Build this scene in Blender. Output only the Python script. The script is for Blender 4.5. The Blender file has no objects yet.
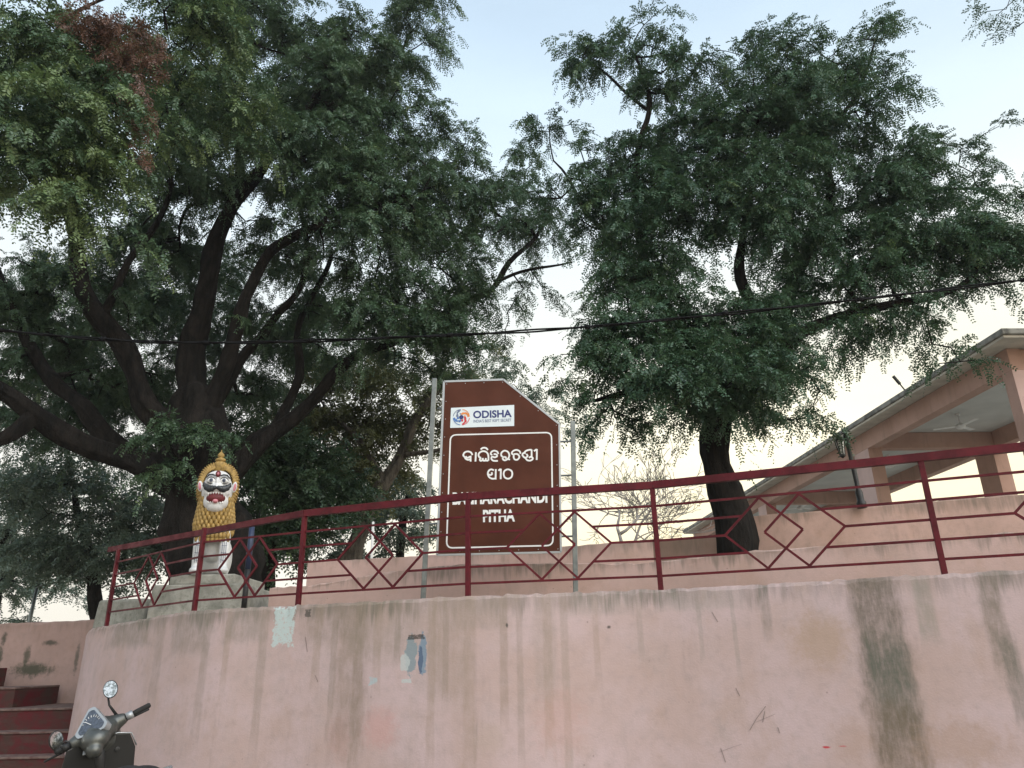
import bpy, bmesh, math, random
import numpy as np
from mathutils import Vector, Matrix
R = math.radians
random.seed(7); rng = np.random.default_rng(11)
SC = bpy.context.scene
COL = SC.collection

# ------------------------------------------------------------------ camera
F, PITCH, ROLL, EYE = 745.0, R(20.3), R(-1.2), 1.55
FWD = np.array([0, math.cos(PITCH), math.sin(PITCH)])
UP0 = np.array([0, -math.sin(PITCH), math.cos(PITCH)])
RT = math.cos(ROLL) * np.array([1., 0, 0]) + math.sin(ROLL) * UP0
UP = -math.sin(ROLL) * np.array([1., 0, 0]) + math.cos(ROLL) * UP0
cam = bpy.data.cameras.new('camera'); co = bpy.data.objects.new('camera', cam); COL.objects.link(co)
cam.sensor_width = 36; cam.lens = F / 1024 * 36; cam.clip_start = .05; cam.clip_end = 3000
m = Matrix((RT, UP, -FWD)).transposed().to_4x4(); m.translation = (0, 0, EYE); co.matrix_world = m
SC.camera = co

# ------------------------------------------------------------------ light
SUN_AZ, SUN_EL = R(136), R(38)          # azimuth clockwise from +Y (ahead): behind the camera, to the right
SUN_STRENGTH, SKY_STRENGTH, EXPOSURE = 1.5, .05, 0.75
SC.view_settings.view_transform = 'Standard'; SC.view_settings.look = 'None'
SC.view_settings.gamma = 1; SC.view_settings.exposure = EXPOSURE
W = bpy.data.worlds.new('World'); SC.world = W; W.use_nodes = True
wt = W.node_tree; bg = wt.nodes['Background']
sky = wt.nodes.new('ShaderNodeTexSky'); sky.sky_type = 'NISHITA'; sky.sun_disc = False
sky.sun_elevation = SUN_EL; sky.sun_rotation = SUN_AZ
sky.air_density = 1.0; sky.dust_density = 5.0; sky.ozone_density = 1.0; sky.altitude = 0
bg.inputs[1].default_value = SKY_STRENGTH
# thin evening overcast over the clear sky: cream at the horizon, pale blue overhead
tc = wt.nodes.new('ShaderNodeTexCoord'); sx = wt.nodes.new('ShaderNodeSeparateXYZ'); wt.links.new(tc.outputs['Generated'], sx.inputs[0])
cr = wt.nodes.new('ShaderNodeValToRGB'); wt.links.new(sx.outputs['Z'], cr.inputs[0])
veil = [(0., (1.05, .83, .46)), (.1, (1.06, .89, .53)), (.26, (.97, .90, .67)), (.42, (.72, .74, .69)), (.58, (.56, .66, .72)), (.72, (.46, .58, .70)), (1., (.26, .35, .46))]
while len(cr.color_ramp.elements) < len(veil): cr.color_ramp.elements.new(.5)
for e_, (p_, c_) in zip(cr.color_ramp.elements, veil): e_.position = p_; e_.color = (*c_, 1)
vm = wt.nodes.new('ShaderNodeVectorMath'); vm.operation = 'SCALE'; vm.inputs['Scale'].default_value = 1 / SKY_STRENGTH
# the glow of the low sun behind the haze sits to the right; the horizon to the left stays whiter
cr2 = wt.nodes.new('ShaderNodeValToRGB'); wt.links.new(sx.outputs['Z'], cr2.inputs[0])
veil2 = [(0., (.70, .66, .58)), (.1, (.73, .70, .62)), (.26, (.72, .71, .66)), (.42, (.66, .70, .70)), (.58, (.55, .66, .73)), (.72, (.46, .58, .70)), (1., (.26, .35, .46))]
while len(cr2.color_ramp.elements) < len(veil2): cr2.color_ramp.elements.new(.5)
for e_, (p_, c_) in zip(cr2.color_ramp.elements, veil2): e_.position = p_; e_.color = (*c_, 1)
azm = wt.nodes.new('ShaderNodeMapRange'); azm.interpolation_type = 'SMOOTHSTEP'; wt.links.new(sx.outputs['X'], azm.inputs[0]); azm.inputs[1].default_value = -.35; azm.inputs[2].default_value = .3
vmix = wt.nodes.new('ShaderNodeMix'); vmix.data_type = 'RGBA'; wt.links.new(azm.outputs[0], vmix.inputs[0]); wt.links.new(cr2.outputs[0], vmix.inputs[6]); wt.links.new(cr.outputs[0], vmix.inputs[7]); wt.links.new(vmix.outputs[2], vm.inputs[0])
mpn = wt.nodes.new('ShaderNodeMapping'); mpn.inputs['Scale'].default_value = (1.3, 1.3, 5); wt.links.new(tc.outputs['Generated'], mpn.inputs[0])
cn = wt.nodes.new('ShaderNodeTexNoise'); cn.inputs['Scale'].default_value = 1.6; cn.inputs['Detail'].default_value = 5; wt.links.new(mpn.outputs[0], cn.inputs[0])
cm = wt.nodes.new('ShaderNodeMapRange'); wt.links.new(cn.outputs['Fac'], cm.inputs[0]); cm.inputs[1].default_value = .3; cm.inputs[2].default_value = .7; cm.inputs[3].default_value = .92 / SKY_STRENGTH; cm.inputs[4].default_value = 1.09 / SKY_STRENGTH
wt.links.new(cm.outputs[0], vm.inputs['Scale'])
mx = wt.nodes.new('ShaderNodeMix'); mx.data_type = 'RGBA'; mx.inputs[0].default_value = .85
wt.links.new(sky.outputs[0], mx.inputs[6]); wt.links.new(vm.outputs[0], mx.inputs[7]); wt.links.new(mx.outputs[2], bg.inputs[0])
sl = bpy.data.lights.new('sun', 'SUN'); sl.energy = SUN_STRENGTH; sl.angle = R(65); sl.color = (1, .98, .97)
so = bpy.data.objects.new('sun', sl); COL.objects.link(so)
sd = Vector((math.sin(SUN_AZ) * math.cos(SUN_EL), math.cos(SUN_AZ) * math.cos(SUN_EL), math.sin(SUN_EL)))
so.rotation_euler = sd.to_track_quat('Z', 'Y').to_euler(); so.location = (0, -5, 30)
SC.cycles.max_bounces = 6; SC.cycles.transparent_max_bounces = 4

# ------------------------------------------------------------------ photo measuring
E0 = np.array([0, 0, EYE])
def ray(x, y): return FWD + RT * (x - 512) / F + UP * (384 - y) / F
def at(x, y, Y): d = ray(x, y); return E0 + d * (Y / d[1])
def atz(x, y, z): d = ray(x, y); return E0 + d * ((z - EYE) / d[2])

# ------------------------------------------------------------------ object helpers
def link(o, parent=None):
    COL.objects.link(o)
    if parent is not None: o.parent = parent
    return o
def tag(o, label, cat, group=None, kind=None):
    if label: o['label'] = label
    if cat: o['category'] = cat
    if group: o['group'] = group
    if kind: o['kind'] = kind
    return o
def thing(name, label, cat, loc=(0, 0, 0), rot=(0, 0, 0), group=None):
    o = bpy.data.objects.new(name, None); o.empty_display_size = .2; link(o)
    o.location = loc; o.rotation_euler = rot
    return tag(o, label, cat, group)
def structure(o): o['kind'] = 'structure'; return o
def obj(name, bm, mat, parent=None, smooth=False, bevel=0):
    if bevel:
        bmesh.ops.remove_doubles(bm, verts=bm.verts, dist=1e-5)
        es = [e for e in bm.edges if len(e.link_faces) == 2 and e.calc_face_angle(0) > .6]
        bmesh.ops.bevel(bm, geom=es, offset=bevel, segments=2, affect='EDGES', profile=.5)
    bm.normal_update()
    me = bpy.data.meshes.new(name); bm.to_mesh(me); bm.free()
    for p in me.polygons: p.use_smooth = smooth
    mats = mat if isinstance(mat, (list, tuple)) else [mat]
    for k in mats: me.materials.append(k)
    return link(bpy.data.objects.new(name, me), parent)
def BM(): return bmesh.new()
def quadmesh(name, V, Fq, mat, parent=None, smooth=False):
    """big mesh from arrays: V (n,3), Fq (m,4)"""
    me = bpy.data.meshes.new(name); V = np.ascontiguousarray(V, dtype=np.float32); Fq = np.ascontiguousarray(Fq, dtype=np.int32)
    k = Fq.shape[1]
    me.vertices.add(len(V)); me.vertices.foreach_set('co', V.ravel())
    me.loops.add(Fq.size); me.loops.foreach_set('vertex_index', Fq.ravel())
    me.polygons.add(len(Fq)); me.polygons.foreach_set('loop_start', np.arange(0, Fq.size, k, dtype=np.int32))
    me.update(calc_edges=True)
    if smooth: me.polygons.foreach_set('use_smooth', np.ones(len(Fq), dtype=bool))
    me.materials.append(mat)
    return link(bpy.data.objects.new(name, me), parent)
def box(bm, c, s, M=None):
    r = bmesh.ops.create_cube(bm, size=1)['verts']
    for v in r:
        v.co = Vector((v.co.x * s[0] + c[0], v.co.y * s[1] + c[1], v.co.z * s[2] + c[2]))
        if M is not None: v.co = M @ v.co
    return r
def bar(bm, a, b, w, h, up=(0, 0, 1)):
    """rectangular bar from a to b; w across, h along 'up'"""
    a, b = Vector(a), Vector(b); d = (b - a); L = d.length; d.normalize(); up = Vector(up)
    s = d.cross(up)
    if s.length < 1e-4: s = d.cross(Vector((1, 0, 0)))
    s.normalize(); u = s.cross(d)
    vs = [bm.verts.new(p + s * (i * w / 2) + u * (j * h / 2)) for p in (a, b) for i, j in ((-1, -1), (1, -1), (1, 1), (-1, 1))]
    for f in ((3, 2, 1, 0), (4, 5, 6, 7), (0, 1, 5, 4), (1, 2, 6, 5), (2, 3, 7, 6), (3, 0, 4, 7)):
        bm.faces.new([vs[i] for i in f])
    return vs
def tube(bm, pts, rad, n=10, cap=True):
    pts = [Vector(p) for p in pts]
    rad = rad if isinstance(rad, (list, tuple)) else [rad] * len(pts)
    rings = []; ref = None
    for i, p in enumerate(pts):
        d = (pts[min(i + 1, len(pts) - 1)] - pts[max(i - 1, 0)]).normalized()
        if ref is None: ref = d.orthogonal().normalized()
        ref = (ref - d * ref.dot(d)).normalized(); s = d.cross(ref)
        rings.append([bm.verts.new(p + (ref * math.cos(2 * math.pi * k / n) + s * math.sin(2 * math.pi * k / n)) * rad[i]) for k in range(n)])
    for a, b in zip(rings, rings[1:]):
        for k in range(n): bm.faces.new([a[k], a[(k + 1) % n], b[(k + 1) % n], b[k]])
    if cap: bm.faces.new(rings[0][::-1]); bm.faces.new(rings[-1])
    return rings
def lathe(bm, prof, c=(0, 0, 0), n=24, M=None):
    """prof: (r, z) bottom to top"""
    rings = []
    for r, z in prof:
        ring = []
        for k in range(n):
            p = Vector((c[0] + r * math.cos(2 * math.pi * k / n), c[1] + r * math.sin(2 * math.pi * k / n), c[2] + z))
            ring.append(bm.verts.new(M @ p if M is not None else p))
        rings.append(ring)
    for a, b in zip(rings, rings[1:]):
        for k in range(n): bm.faces.new([a[k], a[(k + 1) % n], b[(k + 1) % n], b[k]])
    bm.faces.new(rings[0][::-1]); bm.faces.new(rings[-1])
def ball(bm, c, r, M=None, u=20, v=14):
    vs = bmesh.ops.create_uvsphere(bm, u_segments=u, v_segments=v, radius=1)['verts']
    r = r if isinstance(r, (list, tuple)) else (r, r, r)
    for q in vs:
        p = Vector((q.co.x * r[0], q.co.y * r[1], q.co.z * r[2]))
        if M is not None: p = M @ p
        q.co = p + Vector(c)
    return vs
def prism(bm, poly, y0, y1):
    """polygon in x,z extruded along y"""
    a = [bm.verts.new((x, y0, z)) for x, z in poly]; b = [bm.verts.new((x, y1, z)) for x, z in poly]
    bm.faces.new(a); bm.faces.new(b[::-1]); n = len(poly)
    for i in range(n): bm.faces.new([a[(i + 1) % n], a[i], b[i], b[(i + 1) % n]])
def remeshed(bm, voxel, smooth=4):
    me = bpy.data.meshes.new('tmp'); bm.to_mesh(me); bm.free()
    o = bpy.data.objects.new('tmp', me); COL.objects.link(o)
    r = o.modifiers.new('r', 'REMESH'); r.mode = 'VOXEL'; r.voxel_size = voxel
    s = o.modifiers.new('s', 'SMOOTH'); s.factor = .5; s.iterations = smooth
    dg = bpy.context.evaluated_depsgraph_get(); ev = o.evaluated_get(dg)
    out = BM(); out.from_mesh(ev.to_mesh()); ev.to_mesh_clear()
    bpy.data.objects.remove(o); bpy.data.meshes.remove(me)
    return out

# ------------------------------------------------------------------ materials
class NT:
    def __init__(s, name):
        s.m = bpy.data.materials.new(name); s.m.use_nodes = True; s.t = s.m.node_tree
        s.b = s.t.nodes['Principled BSDF']; s.out = s.t.nodes['Material Output']
    def n(s, typ, **kw):
        nd = s.t.nodes.new('ShaderNode' + typ)
        for k, v in kw.items():
            if k in nd.inputs: s.put(nd.inputs[k], v)
            else: setattr(nd, k, v)
        return nd
    def put(s, inp, v):
        if isinstance(v, bpy.types.NodeSocket): s.t.links.new(v, inp)
        elif hasattr(v, '__len__') and len(v) == 3 and inp.type == 'RGBA': inp.default_value = (*v, 1)
        else: inp.default_value = v
    def math(s, op, a, b=0, c=None, clamp=False):
        nd = s.t.nodes.new('ShaderNodeMath'); nd.operation = op; nd.use_clamp = clamp
        s.put(nd.inputs[0], a); s.put(nd.inputs[1], b)
        if c is not None: s.put(nd.inputs[2], c)
        return nd.outputs[0]
    def noise(s, vec=None, scale=5, detail=4, rough=.55, sx=None):
        if sx is not None:
            mp = s.n('Mapping'); s.put(mp.inputs['Scale'], sx); s.t.links.new(vec, mp.inputs['Vector']); vec = mp.outputs[0]
        nd = s.n('TexNoise'); nd.inputs['Scale'].default_value = scale; nd.inputs['Detail'].default_value = detail
        nd.inputs['Roughness'].default_value = rough
        if vec is not None: s.t.links.new(vec, nd.inputs['Vector'])
        return nd.outputs['Fac']
    def ss(s, x, lo, hi, a=0., b=1.):
        nd = s.t.nodes.new('ShaderNodeMapRange'); nd.interpolation_type = 'SMOOTHSTEP'
        for i, v in enumerate((x, lo, hi, a, b)): s.put(nd.inputs[i], v)
        return nd.outputs[0]
    def mix(s, f, a, b):
        nd = s.t.nodes.new('ShaderNodeMix'); nd.data_type = 'RGBA'
        s.put(nd.inputs[0], f); s.put(nd.inputs[6], a); s.put(nd.inputs[7], b)
        return nd.outputs[2]
    def bump(s, h, strength=.3, dist=.02):
        nd = s.n('Bump'); nd.inputs['Strength'].default_value = strength; nd.inputs['Distance'].default_value = dist
        s.t.links.new(h, nd.inputs['Height']); s.t.links.new(nd.outputs[0], s.b.inputs['Normal'])
    def set(s, **kw):
        for k, v in kw.items(): s.put(s.b.inputs[k.replace('_', ' ')], v)
        return s.m
    def obj(s): return s.n('TexCoord').outputs['Object']
    def uv(s): return s.n('TexCoord').outputs['UV']
def plain(name, c, rough=.5, metal=0., vary=.25, scale=9, bump=.08, spec=.5):
    k = NT(name); o = k.obj(); f = k.noise(o, scale, 5)
    c2 = tuple(x * (1 - vary) for x in c)
    k.bump(k.noise(o, scale * 6, 4), bump, .01)
    return k.set(Base_Color=k.mix(k.ss(f, .35, .7), c, c2), Roughness=k.ss(f, .3, .7, rough, min(1, rough + .15)), Metallic=metal, Specular_IOR_Level=spec)
M = {}
M['maroon'] = plain('maroon_paint', (.115, .007, .016), .5, vary=.3, scale=14, bump=.1, spec=.22)
k = NT('maroon_paint_worn'); o_ = k.obj(); f1 = k.noise(o_, 5, 6, .7); f2 = k.noise(o_, 30, 4, .7)
c_ = k.mix(k.ss(f1, .35, .65), (.118, .007, .0145), (.07, .0055, .01)); c_ = k.mix(k.math('MULTIPLY', k.ss(f2, .62, .68), .8), c_, (.075, .035, .02))
k.bump(k.math('ADD', f1, f2), .3, .006); M['maroon'] = k.set(Base_Color=c_, Roughness=k.ss(f1, .3, .7, .42, .7), Specular_IOR_Level=.25)
M['steel'] = plain('galvanised_steel', (.22, .24, .24), .4, .8, vary=.25)
M['sign_brown'] = plain('sign_brown', (.085, .023, .0105), .5, vary=.25, scale=2.5, bump=.02, spec=.2)
M['white'] = plain('white_paint', (.8, .8, .79), .45, vary=.08)
M['sticker'] = plain('sticker_white', (.7, .78, .82), .4, vary=.05)
M['navy'] = plain('navy_ink', (.02, .03, .16), .5, vary=.1)
M['blue_ink'] = plain('blue_ink', (.08, .2, .5), .5, vary=.1)
M['red_ink'] = plain('red_ink', (.6, .05, .06), .5, vary=.1)
M['orange_ink'] = plain('orange_ink', (.75, .25, .06), .5, vary=.1)
M['grey_ink'] = plain('grey_ink', (.16, .2, .32), .5, vary=.1)
M['gold'] = plain('gold_paint', (.42, .275, .085), .55, .05, vary=.45, scale=18)
M['lion_white'] = plain('lion_white', (.72, .73, .74), .5, vary=.12, scale=12)
M['lion_black'] = plain('lion_black', (.025, .03, .036), .35, vary=.2)
M['lion_red'] = plain('lion_red', (.13, .008, .012), .5)
M['lion_pink'] = plain('lion_pink', (.65, .25, .3), .5)
M['lion_blue'] = plain('lion_lines', (.12, .14, .2), .5)
M['black'] = plain('black_plastic', (.014, .014, .015), .45, vary=.3)
M['rubber'] = plain('rubber', (.02, .02, .02), .8)
M['gunmetal'] = plain('gunmetal_paint', (.1, .105, .1), .28, .55, vary=.1, bump=.01)
M['satin_black'] = plain('satin_black_paint', (.022, .022, .022), .3, vary=.1, bump=.01)
M['silver'] = plain('silver_trim', (.4, .42, .44), .35, .6, vary=.08, bump=.01)
M['dial'] = plain('dial_face', (.08, .1, .14), .3, vary=.6, scale=60)
M['seat'] = plain('seat_vinyl', (.018, .018, .02), .5, vary=.15)
M['lamp_glass'] = plain('lamp_glass', (.5, .5, .47), .15, vary=.05, bump=0)
M['blue_pole'] = plain('blue_paint', (.025, .04, .09), .4)
M['cable'] = plain('cable_sheath', (.005, .005, .006), .7, spec=.15)
mm = NT('mirror_glass'); M['mirror'] = mm.set(Base_Color=mm.mix(mm.ss(mm.noise(mm.obj(), 38, 4, .7), .42, .6), (.85, .87, .9), (.3, .32, .32)), Metallic=1., Roughness=.12)  # light and dark blotches painted in as a broken reflection of trees
# lion face paint and streaked walls -------------------------------------------------
def plaster(name, base, base2, dark, streak=.6, top=None, algae=.4, marks=(), grime=0.):
    """painted plaster with real rain streaks and stains; uv = (metres along, metres up)"""
    k = NT(name); uv = k.uv(); sep = k.n('SeparateXYZ'); k.t.links.new(uv, sep.inputs[0]); U, V = sep.outputs[0], sep.outputs[1]
    big = k.noise(uv, 1.1, 5, .6); fine = k.noise(uv, 9, 6, .65)
    col = k.mix(k.ss(big, .35, .68), base, base2)
    col = k.mix(k.math('MULTIPLY', k.ss(fine, .5, .8), .22), col, tuple(x * 1.15 for x in base))
    tan = k.noise(uv, 1, 7, .72, (2.4, 1.5, 1)); gry = k.noise(uv, 1, 7, .72, (1.8, 1.0, 1.7))
    col = k.mix(k.math('MULTIPLY', k.ss(tan, .48, .7), .5), col, (base2[0] * .9, base2[1] * .88, base2[2] * .8))
    col = k.mix(k.math('MULTIPLY', k.ss(gry, .5, .7), .45), col, (base2[0] * .84, base2[1] * .93, base2[2] * .96))
    vo = k.n('TexVoronoi'); vo.inputs['Scale'].default_value = 7; k.t.links.new(uv, vo.inputs['Vector'])
    sp = k.math('MULTIPLY', k.ss(vo.outputs['Distance'], .03, .075, 1., 0.), k.ss(k.noise(uv, 2.3, 3), .5, .6))
    col = k.mix(k.math('MULTIPLY', sp, .55), col, tuple(x * .4 for x in base2))
    st1 = k.noise(uv, 1, 6, .7, (4.2, .5, 1)); st2 = k.noise(uv, 1, 6, .68, (15, 1.1, 1))
    s = k.math('MULTIPLY', k.math('MULTIPLY', k.ss(st1, .5, .75), k.ss(st2, .3, .7)), k.ss(k.noise(uv, .9, 4, .6), .38, .62))
    s = k.math('ADD', k.math('MULTIPLY', s, streak), k.math('MULTIPLY', k.ss(fine, .45, .8), grime))
    if top is not None:      # damp, dirty band running down from the coping, of uneven length
        d = k.math('SUBTRACT', top, V)
        edge = k.math('MULTIPLY_ADD', k.noise(uv, 1, 5, .7, (9, .25, 1)), .6, -.24)
        t = k.ss(k.math('SUBTRACT', d, edge), .0, .16, 1., 0.)
        t = k.math('MULTIPLY', t, k.math('MULTIPLY', k.ss(st2, .25, .62, .15, 1.), k.ss(k.noise(uv, 1, 4, .6, (1.3, .2, 1)), .38, .62, .3, 1.)))
        s = k.math('MAXIMUM', s, k.math('MULTIPLY', t, algae))
    col = k.mix(k.math('MINIMUM', s, .9), col, dark)
    for (u0, v0, ru, rv, mode, c, amt) in marks:
        wob = k.math('MULTIPLY_ADD', k.noise(uv, 1, 5, .7, (7, 2.2, 1)), .9, -.45)
        a = k.math('DIVIDE', k.math('SUBTRACT', U, u0), ru); b = k.math('DIVIDE', k.math('SUBTRACT', V, v0), rv)
        if mode == 'streak':   # vertical run: breaks up in fine vertical fibres
            dd = k.math('ADD', k.math('MAXIMUM', k.math('ABSOLUTE', a), k.math('ABSOLUTE', b)), wob)
            f = k.ss(dd, .5, 1.05, 1., 0.)
            f = k.math('MULTIPLY', f, k.ss(k.noise(uv, 1, 6, .75, (30, 5, 1)), .3, .62, .55, 1.))
            f = k.math('MULTIPLY', f, k.ss(k.noise(uv, 4, 6, .75), .3, .6, .55, 1.))
        else:
            w2 = k.math('MULTIPLY_ADD', k.noise(uv, 14, 6, .75), 1.7, -.85)
            if mode == 'chip': w2 = k.math('MULTIPLY', w2, 1.1)
            dd = k.math('ADD', k.math('MAXIMUM', k.math('ABSOLUTE', a), k.math('ABSOLUTE', b)) if mode == 'patch' else
                        k.math('SQRT', k.math('ADD', k.math('MULTIPLY', a, a), k.math('MULTIPLY', b, b))), w2 if mode in ('patch', 'chip') else k.math('ADD', wob, w2))
            f = k.ss(dd, .88, 1.0, 1., 0.) if mode in ('patch', 'chip') else k.ss(dd, .3, 1.15, 1., 0.)
            if mode == 'patch': f = k.math('MULTIPLY', f, k.ss(k.noise(uv, 19, 6, .8), .36, .48))
        col = k.mix(k.math('MULTIPLY', f, amt), col, c)
    k.bump(k.math('ADD', k.math('MULTIPLY', fine, .6), k.math('MULTIPLY', k.noise(uv, 55, 3), .4)), .35, .012)
    return k.set(Base_Color=col, Roughness=.85, Specular_IOR_Level=.25)
PINK, PINK2, DIRT = (.56, .43, .435), (.525, .375, .365), (.16, .15, .12)
M['plaster'] = plaster('pink_plaster', PINK, PINK2, DIRT, .5, algae=0, grime=.12)
M['salmon'] = plain('salmon_paint', (.5, .315, .255), .75, vary=.14, scale=1.2)
k = NT('salmon_paint'); o_ = k.obj(); f1 = k.noise(o_, 1.2, 5, .6); f2 = k.noise(o_, 1, 6, .7, (5, 5, .7)); f3 = k.noise(o_, 9, 5, .7)
c_ = k.mix(k.ss(f1, .35, .7), (.5, .315, .255), (.43, .265, .21)); c_ = k.mix(k.math('MULTIPLY', k.ss(f2, .5, .72), .4), c_, (.2, .15, .12)); c_ = k.mix(k.math('MULTIPLY', k.ss(f3, .55, .75), .3), c_, (.3, .21, .17))
k.bump(f3, .2, .01); M['salmon'] = k.set(Base_Color=c_, Roughness=.8, Specular_IOR_Level=.3)
M['lit_pink'] = plain('lit_face_pink', (.6, .42, .38), .75, vary=.1, scale=2)
M['ceiling'] = plain('ceiling_paint', (.58, .58, .56), .8, vary=.1, scale=1.5)
M['slab_edge'] = plain('stained_concrete', (.3, .29, .26), .9, vary=.6, scale=5)
M['soffit'] = plain('cream_soffit', (.6, .55, .47), .8, vary=.2, scale=3)
k = NT('concrete'); o_ = k.obj(); f1 = k.noise(o_, 3, 6, .65); f2 = k.noise(o_, 14, 5, .7)
c_ = k.mix(k.ss(f1, .35, .65), (.38, .37, .33), (.22, .22, .19)); c_ = k.mix(k.math('MULTIPLY', k.ss(f2, .5, .75), .6), c_, (.09, .1, .07))
k.bump(f2, .5, .02); M['concrete'] = k.set(Base_Color=c_, Roughness=.92)
k = NT('earth'); o_ = k.obj(); f1 = k.noise(o_, .6, 8, .65); f2 = k.noise(o_, 12, 5, .7)
c_ = k.mix(k.ss(f1, .35, .65), (.24, .19, .14), (.16, .13, .095)); c_ = k.mix(k.math('MULTIPLY', k.ss(f2, .5, .75), .4), c_, (.3, .26, .2))
k.bump(f2, .5, .02); M['earth'] = k.set(Base_Color=c_, Roughness=.95)
k = NT('red_step'); o_ = k.obj(); f1 = k.noise(o_, 4, 6, .65)
c_ = k.mix(k.ss(f1, .35, .65), (.105, .014, .02), (.06, .035, .03)); c_ = k.mix(k.math('MULTIPLY', k.ss(k.noise(o_, 1, 6, .7, (1.2, 1.2, 5)), .45, .65), .6), c_, (.07, .05, .042)); k.bump(k.noise(o_, 30, 4), .3, .01)
M['red_step'] = k.set(Base_Color=c_, Roughness=.85, Specular_IOR_Level=.2)
k = NT('worn_tread'); o_ = k.obj(); f1 = k.noise(o_, 7, 6, .65)
c_ = k.mix(k.ss(f1, .4, .65), (.17, .12, .105), (.1, .05, .045)); k.bump(k.noise(o_, 30, 4), .3, .01)
M['tread'] = k.set(Base_Color=c_, Roughness=.85)
def bark(name, c1, c2):
    k = NT(name); o = k.obj(); a = k.noise(o, 1, 7, .7, (9, 9, 2.2)); b = k.noise(o, 2.2, 5, .6)
    c = k.mix(k.ss(a, .35, .65), c1, c2); c = k.mix(k.math('MULTIPLY', k.ss(b, .5, .7), .5), c, tuple(x * 1.8 for x in c1))
    k.bump(k.math('ADD', a, k.math('MULTIPLY', k.noise(o, 1, 4, .6, (4, 4, .9)), 1.2)), 1., .09); return k.set(Base_Color=c, Roughness=.9, Specular_IOR_Level=.2)
M['bark'] = bark('dark_bark', (.02, .0165, .0145), (.006, .0055, .005))
M['bark_mid'] = bark('grey_bark', (.16, .14, .115), (.07, .06, .05))
M['bark_pale'] = bark('pale_bark', (.4, .37, .34), (.25, .22, .2))
def leaf(name, a, b, c):
    """foliage: each leaf takes its own tint from the 'tint' attribute"""
    k = NT(name); at_ = k.n('Attribute'); at_.attribute_name = 'tint'; at_.attribute_type = 'GEOMETRY'; t = at_.outputs['Fac']
    col = k.mix(k.ss(t, 0, .55), a, b); col = k.mix(k.ss(t, .8, 1.), col, c)
    k.t.nodes.remove(k.b)
    d = k.n('BsdfDiffuse', Color=col); tr = k.n('BsdfTranslucent', Color=k.mix(.3, col, (.1, .15, .05))); g = k.n('BsdfGlossy', Color=(.6, .65, .7), Roughness=.45)
    m1 = k.n('MixShader', Fac=.22); k.t.links.new(d.outputs[0], m1.inputs[1]); k.t.links.new(tr.outputs[0], m1.inputs[2])
    m2 = k.n('MixShader', Fac=.06); k.t.links.new(m1.outputs[0], m2.inputs[1]); k.t.links.new(g.outputs[0], m2.inputs[2])
    k.t.links.new(m2.outputs[0], k.out.inputs[0]); return k.m
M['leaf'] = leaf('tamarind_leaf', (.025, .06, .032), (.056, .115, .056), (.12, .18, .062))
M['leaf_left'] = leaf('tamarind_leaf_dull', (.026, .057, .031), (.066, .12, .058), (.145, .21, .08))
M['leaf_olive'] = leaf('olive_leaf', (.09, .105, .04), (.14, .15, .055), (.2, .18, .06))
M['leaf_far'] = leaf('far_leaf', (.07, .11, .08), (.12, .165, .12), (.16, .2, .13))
M['leaf_dead'] = leaf('dead_leaf', (.085, .04, .026), (.15, .072, .048), (.2, .12, .08))

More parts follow.
